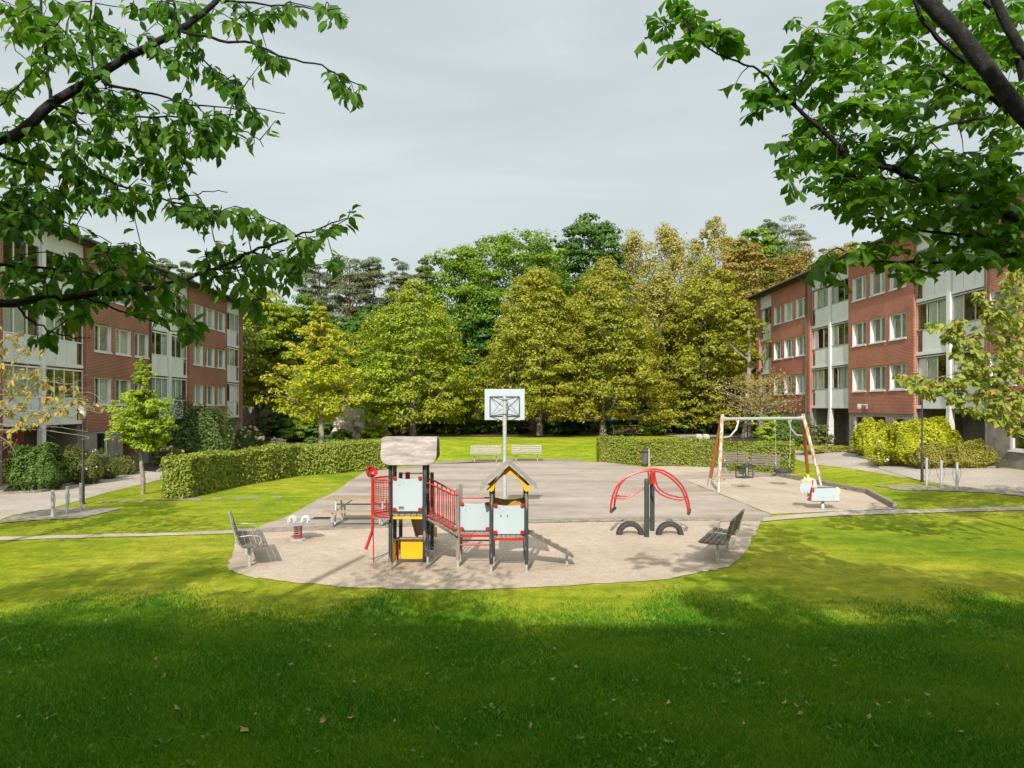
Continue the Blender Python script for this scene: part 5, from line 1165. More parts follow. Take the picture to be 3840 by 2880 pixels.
# woodland understory shrubs that can be told apart
def shrub(name, px, py, wpx, ptop, leaf, label, group=None, ncl=70, per=110, size=.1, flowers=None, nf=0, fs=.06, kind='bush', depth=.8, z=None, stems=True, pos=None, rc=.2, fmat='petal', shell=.75, wob=.12, cat='shrub', asp=.62, inner=500, round_=None):
    x, y = pos or G(px, py); z = h(x, y) if z is None else z; R = wpx*y/F/2; Ht = (H-(ptop-HY)*y/F)-z
    e = empty(name, (x, y, z), 0, label, cat, group)
    if round_:
        n_ = int(ncl*per); pts, d_ = surf_pts(R*1.02, R*depth, Ht, n_, *round_); cc = pts[::97]
        V, Fa = leafquads(pts, d_+RN.normal(size=pts.shape)*.45+[0, -.1, .25], size*(.6+.8*RN.random(n_)), asp); npmesh('foliage', V, Fa, L[leaf], e)
    else: o, cc = crown_obj(e, L[leaf], kind, (0, 0, .02), R*.9, Ht*.93, ncl, per, size, asp=asp, inner=inner, rc=rc, shell=shell, ry=R*depth, wob=wob, name='foliage')
    if stems:
        mb = MB()
        for k in range(6): a_ = k*1.05; mb.tube(bez((.06*math.cos(a_), .06*math.sin(a_), -.05), (R*.2*math.cos(a_), R*.2*math.sin(a_), Ht*.4), (R*.55*math.cos(a_), R*.5*math.sin(a_), Ht*.75), 5), [.02, .017, .013, .01, .006], 5)
        mb.build('stem', M['bark'], e)
    if nf:
        sel = cc[RN.choice(len(cc), nf)]+rndu(nf)*R*.14; c0 = np.array([0, 0, Ht*.4]); sel = c0+(sel-c0)*1.12
        sel[:, 1] = np.where(RN.random(nf) < .6, -abs(sel[:, 1]), sel[:, 1])
        Vs, Fs, off = [], [], 0
        for c in sel:
            m = 14; d = rndu(m); V, Fa = leafquads(c+d*fs*.5, d, fs*.75, .9); Vs.append(V); Fs.append(Fa+off); off += len(V)
        npmesh('blossom', np.vstack(Vs), np.vstack(Fs), M[fmat], e)
    return e
shrub('round_bush', 140, 1838, 212, 1645, 'bushdk', 'big dark green rounded bush beside the red entrance door', None, 150, 110, .095, depth=.9, round_=(.06, (4, 13), .7, .22))
shrub('rose_bush', 318, 1812, 170, 1668, 'rose', 'white flowering rose bush behind the left lamp pole', 'roses along the left block', 110, 100, .07, nf=38, fs=.075, round_=(.12, (4, 12), .85, .5))
shrub('rose_bush', 395, 1795, 100, 1710, 'rose', 'low rose bush tapering right of the left lamp', 'roses along the left block', 60, 90, .07, nf=8, round_=(.12, (4, 12), .8, .5))
shrub('rose_bush', 465, 1780, 100, 1702, 'rose', 'small rose bush below the wall left of the bright young tree', 'roses along the left block', 60, 90, .07, nf=7, round_=(.12, (4, 12), .8, .5))
shrub('rhododendron', 735, 1730, 250, 1500, 'rhodo', 'tall dark rhododendron against the left block behind the hedge', None, 170, 90, .14, depth=.6, round_=(.11, (3, 9), .95, .3))
shrub('rhododendron', 815, 1718, 130, 1600, 'rhodo', 'lower dark rhododendron right of the tall one by the left block', None, 70, 110, .13, round_=(.1, (3, 9), .8, .3))
shrub('hydrangea', 640, 1746, 120, 1668, 'rose', 'cream flowering hydrangea in front of the tall rhododendron', 'hydrangeas by the left block', 50, 90, .1, nf=34, fs=.16, fmat='hydra')
shrub('hydrangea', 930, 1692, 112, 1603, 'bushdk', 'hydrangea full of pinkish blooms around the far left lamp', 'hydrangeas by the left block', 60, 90, .13, nf=60, fs=.19, fmat='hydra', round_=(.06, (3, 9), .75, .25))
shrub('golden_bush', 3272, 1712, 150, 1556, 'yellow', 'smaller of the two rounded golden bushes before the right block', 'golden bushes by the right block', 120, 110, .11, depth=.85, round_=(.07, (4, 12), .7, .24))
shrub('golden_bush', 3462, 1742, 258, 1538, 'yellow', 'larger rounded golden bush behind the right lamp pole', 'golden bushes by the right block', 200, 125, .115, depth=.7, round_=(.06, (4, 13), .62, .22))
shrub('rose_bush', 3330, 1742, 150, 1640, 'yellow', 'sunlit rose bush with white blooms between the two golden bushes', None, 90, 90, .07, nf=34, fs=.1, round_=(.1, (4, 12), .8, .5))
shrub('spirea_shrub', 3500, 1752, 170, 1655, 'spirea', 'low fine leaved shrub in front of the larger golden bush', 'low shrubs by the right block', 90, 110, .07, round_=(.08, (3, 12), .8, .3))
shrub('spirea_shrub', 3640, 1752, 180, 1645, 'spirea', 'low olive shrub at the kerb right of the golden bushes', 'low shrubs by the right block', 90, 110, .07, round_=(.08, (3, 12), .8, .3))
shrub('green_shrub', 2960, 1676, 190, 1555, 'bushdk', 'fresh green shrub behind the right leg of the swing', 'shrubs behind the swing', 90, 110, .11, round_=(.12, (3, 9), .85, .4))
shrub('green_shrub', 3060, 1684, 130, 1590, 'rose', 'dull green shrub left of the white column', 'shrubs behind the swing', 60, 100, .1, wob=.22, nf=10)
shrub('yellow_shrub', 2905, 1680, 150, 1545, 'lime', 'bright yellow green shrub seen through the swing', None, 80, 90, .1, wob=.25)
shrub('groundcover', 3095, 1696, 230, 1664, 'spirea', 'long low strip of leafy groundcover along the right path kerb', None, 70, 90, .09, depth=.5, cat='groundcover', stems=False, round_=(.06, (3, 9), .5, .3))
for i, (px, Y, w, tp, lf, lab) in enumerate([(1045, 62, 170, 1545, 'shade', 'dark bush under the trees beyond the left block'), (1130, 60.5, 150, 1560, 'oak', 'leafy green bush behind the yellow tree trunk'), (1195, 60, 130, 1570, 'oakdark', 'dark leafy bush left of the granite outcrop'),
      (1400, 55.2, 90, 1600, 'lime', 'leafy light green clump in front of the granite outcrop'), (1285, 55.2, 70, 1612, 'oak', 'low green clump at the left foot of the granite outcrop'), (1470, 59.5, 100, 1560, 'lime', 'small yellow green bush at the foot of the first linden'), (1520, 59, 80, 1590, 'rusty', 'reddish brown bush at the foot of the first linden'), (1640, 62, 170, 1560, 'shade', 'dim brambles right of the first linden trunk'), (1760, 61.5, 140, 1565, 'shade', 'dim bush on the slope left of the hoop pole'), (1900, 62, 170, 1570, 'shade', 'shaded bush on the slope behind the hoop pole'),
      (2120, 61.5, 180, 1555, 'oakdark', 'dark bush between the two bronze lindens'), (2350, 62.5, 170, 1540, 'oakdark', 'dark bush behind the striped barrier'), (2470, 62, 150, 1510, 'oak', 'bright green bush right of the striped barrier'), (2590, 62, 170, 1520, 'oakdark', 'dark bush behind the concrete blocks'), (2710, 63, 150, 1530, 'shade', 'shaded bush by the foot of the reddish tree'), (2440, 60, 110, 1580, 'lime', 'light green clump at the lawn edge right of the barrier')]):
    shrub('woodland_bush', 0, 0, w, tp, lf, lab, 'bushes along the edge of the wood', 60, 80, .2, pos=(TX(px, Y), Y), wob=.25)

# ---- hedges
def hedge(name, front, back, ht, label, leaf='hedge'):
    """clipped hedge between two ground polylines"""
    A = [Vector((*p, 0)) for p in smoothpoly(front, 8)]; B = [Vector((*p, 0)) for p in smoothpoly(back, 8)]
    n = len(A); cum = [0]
    for i in range(1, n): cum.append(cum[-1]+(A[i]-A[i-1]).length)
    tot = cum[-1]; e = empty(name, (sum(a.x for a in A)/n, sum(a.y for a in A)/n, 0), 0, label, 'hedge', 'clipped hedges round the play area'); ow = np.array([e.location.x, e.location.y, 0])
    def ln(t):
        d = t*tot
        for i in range(1, n):
            if cum[i] >= d or i == n-1:
                f = (d-cum[i-1])/(cum[i]-cum[i-1]+1e-9); return A[i-1].lerp(A[i], f), B[i-1].lerp(B[i], f)
    # dense twiggy core
    mb = MB(); m = 60; vs = []
    for i in range(m):
        a, b = ln(.01+.98*i/(m-1)); 
        for (f, z) in ((.12, -.1), (.12, ht-.14), (.88, ht-.14), (.88, -.1)):
            p = a.lerp(b, f); vs.append((p.x-ow[0], p.y-ow[1], h(p.x, p.y)+z))
    mb.add(vs, [(i*4+k, i*4+(k+1) % 4, (i+1)*4+(k+1) % 4, (i+1)*4+k) for i in range(m-1) for k in range(4)]+[(0,1,2,3), tuple(4*(m-1)+k for k in range(4))]); mb.build('core', M['bark'], e)
    dens = 520; C = []; N = []
    def put(t, f, z, nrm, k):
        a, b = ln(t); p = a.lerp(b, f); w = .08*math.sin(t*tot*1.3)+.03*math.sin(t*tot*3.1+2)
        C.append((p.x-ow[0], p.y-ow[1], h(p.x, p.y)+z*(1+w*.5))); N.append(nrm)
    nf = int(tot*ht*dens)
    for side in (0, 1):
        for _ in range(nf if side == 0 else nf//3):
            t = random.random(); a, b = ln(t); d = (a-b).normalized()*(1 if side == 0 else -1)
            bul = .10*math.sin(t*tot*1.7+1)+.08*math.sin(t*tot*4.3); f = (.0+random.gauss(.05+bul*.4, .05)) if side == 0 else 1-random.gauss(.05, .05)
            put(t, f, ht*random.random()**.9, (d.x, d.y, .35), 0)
    for _ in range(int(tot*1.1*dens)):
        put(random.random(), random.random(), ht+random.gauss(-.01, .05), (0, -.15, 1), 0)
    for t0, sg in ((0, -1), (1, 1)):
        a, b = ln(t0); a2, b2 = ln(.03 if t0 == 0 else .97); d = ((a+b)/2-(a2+b2)/2).normalized()
        for _ in range(int(ht*1.3*dens)):
            f = random.random(); p = a.lerp(b, f)+d*random.gauss(.0, .05); C.append((p.x-ow[0], p.y-ow[1], h(p.x, p.y)+ht*random.random())); N.append((d.x, d.y, .35))
    C = np.array(C); N = np.array(N)+RN.normal(size=(len(C), 3))*.42
    k = int(tot*14); idx = RN.choice(len(C), k); Cs = C[idx]; Cs = Cs+RN.normal(size=Cs.shape)*[.05, .05, .02]; Cs = Cs[Cs[:, 2] > ht*.9]
    Cs = np.repeat(Cs, 6, 0); Cs[:, 2] += RN.random(len(Cs))*.14; Cs = Cs+RN.normal(size=Cs.shape)*.02
    C = np.vstack([C, Cs]); N = np.vstack([N, RN.normal(size=Cs.shape)])
    V, Fa = leafquads(C, N, .1*(.6+.8*RN.random(len(C))), .7); npmesh('foliage', V, Fa, L[leaf], e)
hedge('hedge', g([(716,1868),(860,1832),(1000,1806),(1139,1784),(1284,1774),(1452,1760)]), [(-11.95-.35, 24.4+.3), (-11.3, 28.6), (-11.0, 31.9), (-10.0, 34.6), (-8.4, 36.3), (-6.2, 37.7)], 1.42, 'long curved clipped hedge bordering the lawn on the left side of the court')
hedge('hedge', g([(2246,1732),(2330,1739),(2420,1746),(2580,1750),(2700,1755),(2830,1764),(2972,1774)]), [(5.9, 41.9), (7.4, 40.3), (8.9, 39.2), (10.2, 38.4), (11.6, 37.4), (13.2, 36.2), (14.95, 35.0)], 1.4, 'clipped hedge on the right behind the litter bin and the hedge benches')

# ---- small courtyard trees
def twigtree(name, px, py, ptop, label, leaf, bark, levels, r0, cat='tree', z=None, leafn=60, lsize=.12, spread=.16, group=None, flat=.35, pos=None):
    """trunk with tiered limbs; levels: list of (height fraction, limb radius, number of limbs, rise)"""
    x, y = pos or G(px, py); z = h(x, y) if z is None else z; Ht = (H-(ptop-HY)*y/F)-z
    e = empty(name, (x, y, z), 0, label, cat, group); mb = MB()
    tp = [Vector((.06*math.sin(i*1.7), .05*math.cos(i*2.1), Ht*i/9*.97-(.2 if i == 0 else 0))) for i in range(10)]; mb.tube(tp, [r0*(1-i/9)**.75+.01 for i in range(10)], 9)
    C = []; N = []
    def foliage(p, s, k):
        d = rndu(k); C.append(np.array(p)+d*np.array([s, s, s*flat*1.6])*RN.random((k, 1))**.5); N.append(d*.5+np.array([0, -.25, .8])+RN.normal(size=(k, 3))*.4)
    for (f, R, nlimb, rise) in levels:
        for k in range(nlimb):
            a_ = 2*PI*(k+random.random()*.6)/nlimb; zb = Ht*(f-.03); s = Vector((0, 0, max(zb-rise*.5, .2*Ht))); 
            Rk = R*(.75+.4*random.random()); end = Vector((Rk*math.cos(a_), Rk*math.sin(a_), Ht*f+rise+random.gauss(0, .04*Ht))); mid = s.lerp(end, .5)+Vector((0, 0, rise*.25))
            q = bez(s, mid, end, 7); rr = r0*.33*(1-f*.6); mb.tube(q, [rr*(1-i/7)+.006 for i in range(7)], 5)
            for i in range(2, 7):
                nsub = 2 if i < 6 else 1
                for _ in range(nsub):
                    t = q[i]+Vector((random.gauss(0, spread), random.gauss(0, spread), random.gauss(0, spread*.5)))*R*.9
                    mb.tube([q[i], q[i].lerp(t, .6)+Vector((0, 0, .03)), t], [.009, .006, .004], 4); foliage(t, spread*R*.95, int(leafn*(.6+.8*random.random())))
    trunk = mb.build('trunk', M[bark], e, True); C = np.vstack(C); N = np.vstack(N)
    V, Fa = leafquads(C, N, lsize*(.6+.8*RN.random(len(C))), .5); npmesh('crown', V, Fa, L[leaf], e); return e
twigtree('horse_chestnut', 1203, 1684, 1136, 'yellowing young horse chestnut standing behind the left hedge', 'horsech', 'barkgrey',
   [(.24, 2.3, 6, .3), (.34, 3.2, 8, .3), (.44, 3.0, 8, .35), (.54, 2.4, 8, .4), (.64, 1.9, 7, .45), (.74, 1.5, 6, .5), (.83, 1.1, 6, .4), (.92, .7, 5, .2), (.97, .35, 4, .1)], .2, leafn=38, lsize=.22, spread=.2)
twigtree('young_tree', 533, 1853, 1350, 'slim young tree with vivid lime green leaves and pale trunk by the left path', 'lime', 'barkgrey',
   [(.38, .75, 7, .12), (.45, .95, 8, .14), (.53, 1.0, 9, .16), (.61, .95, 8, .18), (.69, .7, 7, .18), (.77, .38, 6, .16), (.86, .28, 5, .14), (.94, .2, 5, .1)], .075, leafn=42, lsize=.1, spread=.24)
twigtree('cherry_tree', 2854, 1652, 1400, 'thin leaved cherry with orange tints standing behind the swings', 'autumn', 'barkgrey',
   [(.45, 3.2, 8, .5), (.58, 3.6, 9, .6), (.72, 3.0, 8, .5), (.86, 2.0, 7, .4)], .2, leafn=16, lsize=.14, spread=.24)
x_, y_ = TX(2797, 54), 54
e = empty('bare_trunk_tree', (x_, y_, h(x_, y_)), 0, 'straight pale trunk rising beside the lantern lamp behind the swings', 'tree')
trunk_obj(e, M['barkgrey'], (0, 0, 0), (.2, 0, 9), .3, .1, [(1.5, 0, 7), (-1.6, .3, 8)]); crown_obj(e, L['lindenbr'], 'oak', (0, 0, 5.8), 1.8, 4, 40, 60, .25, inner=150)
# ------------------------------------------------------------------ near trees whose boughs hang into view
def inpoly(x, y, poly):
    c = False; n = len(poly); j = n-1
    for i in range(n):
        xi, yi = poly[i]; xj, yj = poly[j]
        if (yi > y) != (yj > y) and x < (xj-xi)*(y-yi)/(yj-yi+1e-12)+xi: c = not c
        j = i
    return c
def smooth3(P_, n=4):
    out = []; m = len(P_)
    for i in range(m-1):
        p0, p1, p2, p3 = P_[max(i-1, 0)], P_[i], P_[i+1], P_[min(i+2, m-1)]
        for k in range(n):
            t = k/n; out.append(.5*((2*p1)+(-p0+p2)*t+(2*p0-5*p1+4*p2-p3)*t*t+(-p0+3*p1-3*p2+p3)*t**3))
    out.append(P_[-1]); return out
class Bough:
    def __init__(s, kind): s.mb = MB(); s.nodes = []; s.C = []; s.D = []; s.N = []; s.Ls = []; s.kind = kind
    def branch(s, pts, Y0, Y1, r0, r1, reg=True):
        n = len(pts); V3 = [Vector(P(px, py, Y0+(Y1-Y0)*i/(n-1))) for i, (px, py) in enumerate(pts)]; q = smooth3(V3, 4); m = len(q)
        jt = .006 if r0 < .04 else .002; q = [p+Vector((random.gauss(0, jt), random.gauss(0, jt), random.gauss(0, jt))) for p in q]
        s.mb.tube(q, [r0+(r1-r0)*(i/(m-1))**.8 for i in range(m)], 16 if r0 > .04 else 8 if r0 > .02 else 6)
        if reg:
            for i, p in enumerate(q): s.nodes.append((p, r0+(r1-r0)*i/(m-1)))
        return q
    def twig_to(s, p, sag=.04, curved=True):
        """grow a twig from the nearest wood to p"""
        best = min(s.nodes, key=lambda a: (a[0]-p).length_squared); a, r = best; L_ = (p-a).length
        mid = (a+p)/2+Vector((random.gauss(0, .05), random.gauss(0, .05), random.gauss(0, .04)+sag))*L_
        n = max(3, int(L_/.06)); n = min(n, 8); q = bez(a, mid, p, n); rr = min(r*.7, .0035+.008*L_); s.mb.tube(q, [rr*(1-i/n)+.0018 for i in range(n)], 4)
        for i, k in enumerate(q[1:]): s.nodes.append((k, rr*(1-i/n)+.0018))
        return q
    def leaf(s, p, d, n, L_): s.C.append(tuple(p)); s.D.append(tuple(d)); s.N.append(tuple(n)); s.Ls.append(L_)
    def spray(s, q, k, L_, droop=.9):
        """k simple leaves along twig q, hanging"""
        for i in range(k):
            t = .25+.75*(i+random.random()*.6)/k; j = min(int(t*(len(q)-1)), len(q)-2); f = t*(len(q)-1)-j; p = q[j].lerp(q[j+1], min(f, 1)); ax = (q[j+1]-q[j]).normalized()
            side = Vector((random.gauss(0, 1), random.gauss(0, 1), random.gauss(0, .3))).normalized()
            d = (ax*.55+side*.8+Vector((0, 0, -droop*(.6+.8*random.random())))).normalized()
            pet = p+d*.02; s.leaf(pet, d, Vector((random.gauss(0, .5), random.gauss(-.15, .5), 1)), L_*(.7+.5*random.random()))
    def palm(s, p, L_, up=None):
        """palmate leaf: 5-7 leaflets round the tip of a stalk"""
        out = up or Vector((random.gauss(0, 1), random.gauss(0, 1), 0)).normalized()
        n = Vector((random.gauss(0, .35), random.gauss(-.1, .35), 1)).normalized(); ax = (out-n*out.dot(n)).normalized(); b = n.cross(ax); k = random.choice([5, 6, 7, 7]); Lm = L_*(.8+.4*random.random())
        for i in range(k):
            a_ = (i-(k-1)/2)/(k-1)*math.radians(250); d = ax*math.cos(a_)+b*math.sin(a_)-n*(.28+.3*random.random()); s.leaf(p+d*.008, d, n, Lm*(1-.38*abs(i-(k-1)/2)/((k-1)/2)))
    def done(s, parent, barkm, leafm, T, wid):
        ow = parent.location; s.mb.v = [(x-ow.x, y-ow.y, z-ow.z) for x, y, z in s.mb.v]
        s.mb.build('trunk', barkm, parent, True)
        C = np.array(s.C)-np.array(ow); V, Fa = bigleaves(C, np.array(s.D), np.array(s.N), np.array(s.Ls), T, wid)
        npmesh('crown', V, Fa, leafm, parent, smooth=False)
def hidden_crown(parent, mat, blobs, n, size, lo=(.735, .77)):
    """upper crown that stands above and beside the view"""
    out = []
    for (cx, cy, cz, rx, ry, rz, w) in blobs:
        k = int(n*w); cl = rndu(max(3, k//60))*(.35+.65*RN.random((max(3, k//60), 1))**.5)*[rx, ry, rz]+[cx, cy, cz]
        c = np.repeat(cl, 60, 0)+rndu(len(cl)*60)*.42*RN.random((len(cl)*60, 1))**.4; out.append(c)
    C = np.vstack(out); fy = np.maximum(C[:, 1], 0.01)
    inview = (C[:, 1] > .3) & (C[:, 2] < H+.35+.615*fy) & (C[:, 0] > -lo[0]*fy-.3) & (C[:, 0] < lo[1]*fy+.3)
    C = C[~inview]; C = C[C[:, 2] > 2.6]; V, Fa = leafquads(C-np.array(parent.location), RN.normal(size=C.shape)+[0, 0, .8], size*(.7+.6*RN.random(len(C))), .6)
    npmesh('upper_crown', V, Fa, mat, parent)

# cherry on the left
e = empty('cherry_tree', (-5.6, 3.6, 0), 0, 'dark leaved cherry whose boughs reach in from the left edge over the sky', 'tree')
b = Bough('cherry'); random.seed(21)
tk = [Vector((-5.6, 3.6, -.2)), Vector((-5.55, 3.6, 1.5)), Vector((-5.4, 3.7, 3.2)), Vector((-5.3, 3.8, 5)), Vector((-5.1, 3.6, 7.2)), Vector((-5, 3.4, 9))]
b.mb.tube(smooth3(tk, 4), [.24-.009*i for i in range(21)], 12)
for p in smooth3(tk, 4)[6:]: b.nodes.append((p, .08))
def joinT(px, py, Y, r, r2, hz0):  # limb from the trunk to the left edge of the view
    q = Vector(P(px, py, Y)); s = Vector((-5.35, 3.75, hz0)); m = (q+s)/2+Vector((0, .1, -.1)); qq = bez(s, m, q, 6); b.mb.tube(qq, [r+(r2-r)*i/5 for i in range(6)], 9)
joinT(-40, 535, 4.6, .07, .048, 4.4); joinT(-40, 1140, 4.5, .06, .036, 3.6); joinT(-40, 560, 5.1, .035, .02, 4.3)
B1 = b.branch([(-40,535),(0,519),(70,500),(190,392),(304,323),(443,234),(551,177),(665,120),(734,70),(810,6),(860,-60)], 4.6, 5.2, .043, .018)
b.branch([(684,120),(823,149),(949,165),(1076,218),(1203,247),(1298,297),(1361,329)], 5.0, 5.6, .012, .004)
b.branch([(380,307),(475,335),(601,361),(728,396),(886,408),(1070,423)], 4.8, 5.3, .012, .003)
b.branch([(202,392),(285,418),(380,434),(633,437),(855,472),(945,505),(987,550)], 4.75, 5.5, .011, .003)
b.branch([(193,380),(180,285),(168,127),(149,0),(140,-60)], 4.7, 4.9, .014, .008)
b.branch([(829,6),(949,13),(1076,25),(1200,35),(1290,75)], 5.2, 5.6, .01, .003)
b.branch([(696,158),(791,253),(886,317),(912,367)], 5.05, 5.3, .008, .003)
b.branch([(205,405),(330,500),(460,560),(590,640),(700,680)], 4.75, 5.5, .011, .003)
b.branch([(-40,560),(80,610),(158,627),(317,646),(443,690),(633,753),(823,791),(949,791),(1063,850)], 4.9, 5.8, .016, .003)
b.branch([(633,753),(720,735),(778,719),(858,719)], 5.4, 5.5, .006, .003)
b.branch([(-20,420),(60,330),(120,250),(60,190)], 4.8, 5, .008, .003); b.branch([(350,-30),(340,60),(330,140),(350,230)], 5, 5, .008, .004); b.branch([(660,110),(655,40),(650,-30)], 5, 5, .012, .01); b.branch([(350,290),(348,230),(352,150)], 4.8, 4.9, .008, .004)
b.branch([(-40,1140),(0,1135),(260,1113),(400,1100),(520,1087),(640,1063),(760,1020),(868,985),(972,930),(1111,885),(1215,851),(1310,812)], 4.5, 5.7, .034, .004)
b.branch([(760,1020),(900,1000),(1000,985),(1111,992),(1215,990),(1285,958)], 5.0, 5.6, .01, .003)
b.branch([(300,1110),(420,1150),(520,1190),(640,1235),(740,1270)], 4.7, 5.1, .009, .003)
b.branch([(60,1130),(100,1185),(180,1240),(260,1262),(340,1265)], 4.5, 4.7, .009, .003)
b.branch([(-20,990),(80,1000),(200,1010),(330,1020),(440,1070)], 4.6, 5, .013, .004); b.branch([(870,985),(930,1080),(1000,1150),(990,1210)], 5.2, 5.4, .007, .003)
b.branch([(-20,780),(100,800),(220,840),(300,860)], 4.7, 4.9, .01, .003)
b.branch([(560,1070),(540,960),(520,890)], 4.9, 5.0, .006, .003)
PC = [([(0,0),(830,0),(1290,20),(1310,90),(1240,95),(1150,60),(1050,110),(900,120),(800,95),(700,190),(560,230),(440,260),(300,290),(230,250),(130,330),(100,180),(0,150)], 175),
      ([(0,330),(60,340),(90,310),(0,470)], 10),
      ([(580,230),(740,180),(800,260),(890,300),(930,360),(900,400),(850,350),(800,300),(760,300),(700,280),(640,270)], 34),
      ([(1180,240),(1270,270),(1370,330),(1350,390),(1290,380),(1240,290),(1150,260)], 14), ([(960,170),(1070,220),(1080,250),(1010,260),(940,210)], 10),
      ([(30,480),(180,420),(330,320),(480,350),(640,350),(760,400),(900,410),(1030,430),(1040,470),(900,450),(870,480),(990,540),(1000,590),(960,560),(850,520),(820,600),(740,560),(700,600),(720,660),(700,700),(640,690),(600,700),(620,800),(540,820),(480,790),(440,820),(360,800),(240,800),(140,780),(60,860),(0,880),(0,600)], 360),
      ([(640,740),(750,760),(860,780),(960,790),(1060,850),(1060,890),(960,870),(870,860),(780,850),(700,820),(630,800)], 46),
      ([(0,720),(180,780),(300,850),(390,900),(400,910),(300,870),(180,870),(60,900),(0,880)], 50),
      ([(0,960),(120,960),(330,940),(500,900),(560,960),(640,1010),(740,980),(770,910),(830,900),(900,960),(1000,920),(1060,960),(1000,1080),(1010,1180),(960,1200),(900,1140),(760,1110),(720,1180),(760,1290),(700,1280),(640,1230),(560,1200),(480,1180),(380,1170),(300,1200),(220,1230),(160,1150),(40,1150),(0,1120)], 230),
      ([(1040,960),(1100,900),(1200,850),(1300,790),(1330,810),(1260,880),(1180,930),(1150,1010),(1060,1090)], 34), ([(1230,950),(1290,960),(1280,1030),(1240,1010)], 8), ([(130,1240),(230,1250),(225,1300),(140,1290)], 8)]
def fill(b, polys, Y0, Y1, add):
    tg = []
    for poly, k in polys:
        xs = [p[0] for p in poly]; ys = [p[1] for p in poly]; c = 0; tries = 0
        while c < k and tries < k*60:
            tries += 1; x, y = random.uniform(min(xs), max(xs)), random.uniform(min(ys), max(ys))
            if inpoly(x, y, poly): tg.append(Vector(P(x, y-12, random.uniform(Y0, Y1)))); c += 1
    base = [n_[0] for n_ in b.nodes]
    tg.sort(key=lambda p: min((p-q).length_squared for q in base[::3]))
    for p in tg: add(p)
def addcherry(p): q = b.twig_to(p); b.spray(q[-4:] if len(q) > 4 else q, random.choice([3, 4, 5]), .105)
fill(b, PC, 4.5, 5.9, addcherry)
for q in [B1]: pass
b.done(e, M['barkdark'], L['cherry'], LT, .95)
hidden_crown(e, L['cherry'], [(-8.8, 3.4, 7.0, 2.0, 1.5, 1.3, .26), (-5.6, 1.5, 7.0, 1.8, 1.2, .9, .24), (-2.4, .1, 7.0, 1.8, 1.0, .7, .12), (-5, -.5, 7, 3.4, 2, 2, .3)], 13000, .14)
# horse chestnut on the right
e = empty('horse_chestnut', (7.0, 6.2, 0), 0, 'big dark horse chestnut with hand shaped leaves filling the upper right corner', 'tree')
b = Bough('chestnut'); random.seed(5)
tk = [Vector((7, 6.2, -.2)), Vector((6.95, 6.2, 2)), Vector((6.8, 6.3, 4)), Vector((6.5, 6.4, 5.2))]
q = smooth3(tk, 4); b.mb.tube(q, [.32-.008*i for i in range(len(q))], 14); 
for p in q[6:]: b.nodes.append((p, .1))
def J(p0, px, py, Y, r, r2):
    qv = Vector(P(px, py, Y)); m = (p0+qv)/2+Vector((0, 0, -.08)); b.mb.tube(bez(p0, m, qv, 6), [r+(r2-r)*i/5 for i in range(6)], 10)
J(Vector((6.5, 6.4, 5.2)), 3900, 490, 6.4, .16, .08); J(Vector((6.5, 6.4, 5.2)), 3900, 245, 6.9, .17, .07); J(Vector((6.85, 6.3, 4)), 3900, 850, 6.6, .14, .055); J(Vector((6.9, 6.2, 3.6)), 3900, 950, 6.2, .1, .03)
b.branch([(3900,490),(3840,432),(3765,345),(3680,232),(3590,118),(3500,30),(3430,-60)], 6.4, 6.7, .08, .068)
b.branch([(3900,245),(3840,195),(3782,104),(3734,0),(3720,-60)], 6.9, 7, .048, .044)
b.branch([(3900,850),(3840,828),(3692,780),(3553,731),(3427,675),(3344,630),(3191,599),(3135,536),(3066,473),(2996,411),(2912,334)], 6.6, 6.1, .05, .014)
b.branch([(2912,334),(2857,271),(2787,237),(2690,202),(2620,146),(2537,70)], 6.1, 6.0, .012, .006)
b.branch([(2982,400),(2982,355),(3024,271),(3045,195),(3059,125)], 6.1, 5.8, .012, .007)
b.branch([(3900,950),(3840,946),(3692,971),(3553,981),(3379,985),(3240,967),(3142,929)], 6.2, 6.0, .028, .006)
b.branch([(3900,905),(3840,898),(3623,880),(3483,870),(3344,828),(3180,770),(3110,735)], 6.5, 6.6, .022, .006)
b.branch([(3427,0),(3470,90),(3560,180),(3620,230)], 6.9, 7, .02, .03); b.branch([(3480,240),(3560,300),(3640,340),(3727,376),(3780,420)], 7.2, 7.2, .008, .03)
b.branch([(3163,668),(3344,675),(3427,686)], 6.4, 6.3, .006, .014); b.branch([(3379,626),(3480,500),(3588,460),(3700,440)], 6.3, 7, .01, .02); b.branch([(3066,473),(3180,520),(3250,560)], 6.1, 6.2, .008, .004); b.branch([(3141,545),(3190,470),(3240,400)], 6.2, 6.4, .008, .004)
b.branch([(3692,0),(3790,120),(3840,300)], 7.4, 7.4, .03, .05)
QB = [([(3110,70),(3140,0),(3840,0),(3840,560),(3700,560),(3560,420),(3440,330),(3330,330),(3230,260),(3120,220)], 190, 7.0, 8.6),
      ([(2780,330),(2870,270),(3000,80),(3110,70),(3200,200),(3330,330),(3440,350),(3560,430),(3600,560),(3400,600),(3200,560),(3080,420),(2960,380),(2900,440),(2790,420)], 84, 6.0, 6.9),
      ([(2950,540),(3030,420),(3200,500),(3400,600),(3600,560),(3840,620),(3840,1000),(3700,960),(3560,960),(3430,900),(3300,860),(3160,800),(3060,700),(2930,640)], 250, 6.0, 8.0),
      ([(3060,980),(3130,900),(3230,900),(3400,960),(3560,960),(3700,950),(3760,980),(3640,1040),(3560,1040),(3420,1080),(3350,1010),(3240,990),(3130,1020)], 24, 5.8, 6.4),
      ([(2380,190),(2480,90),(2540,30),(2620,40),(2700,120),(2820,220),(2700,230),(2600,260),(2440,230)], 16, 5.8, 6.2)]
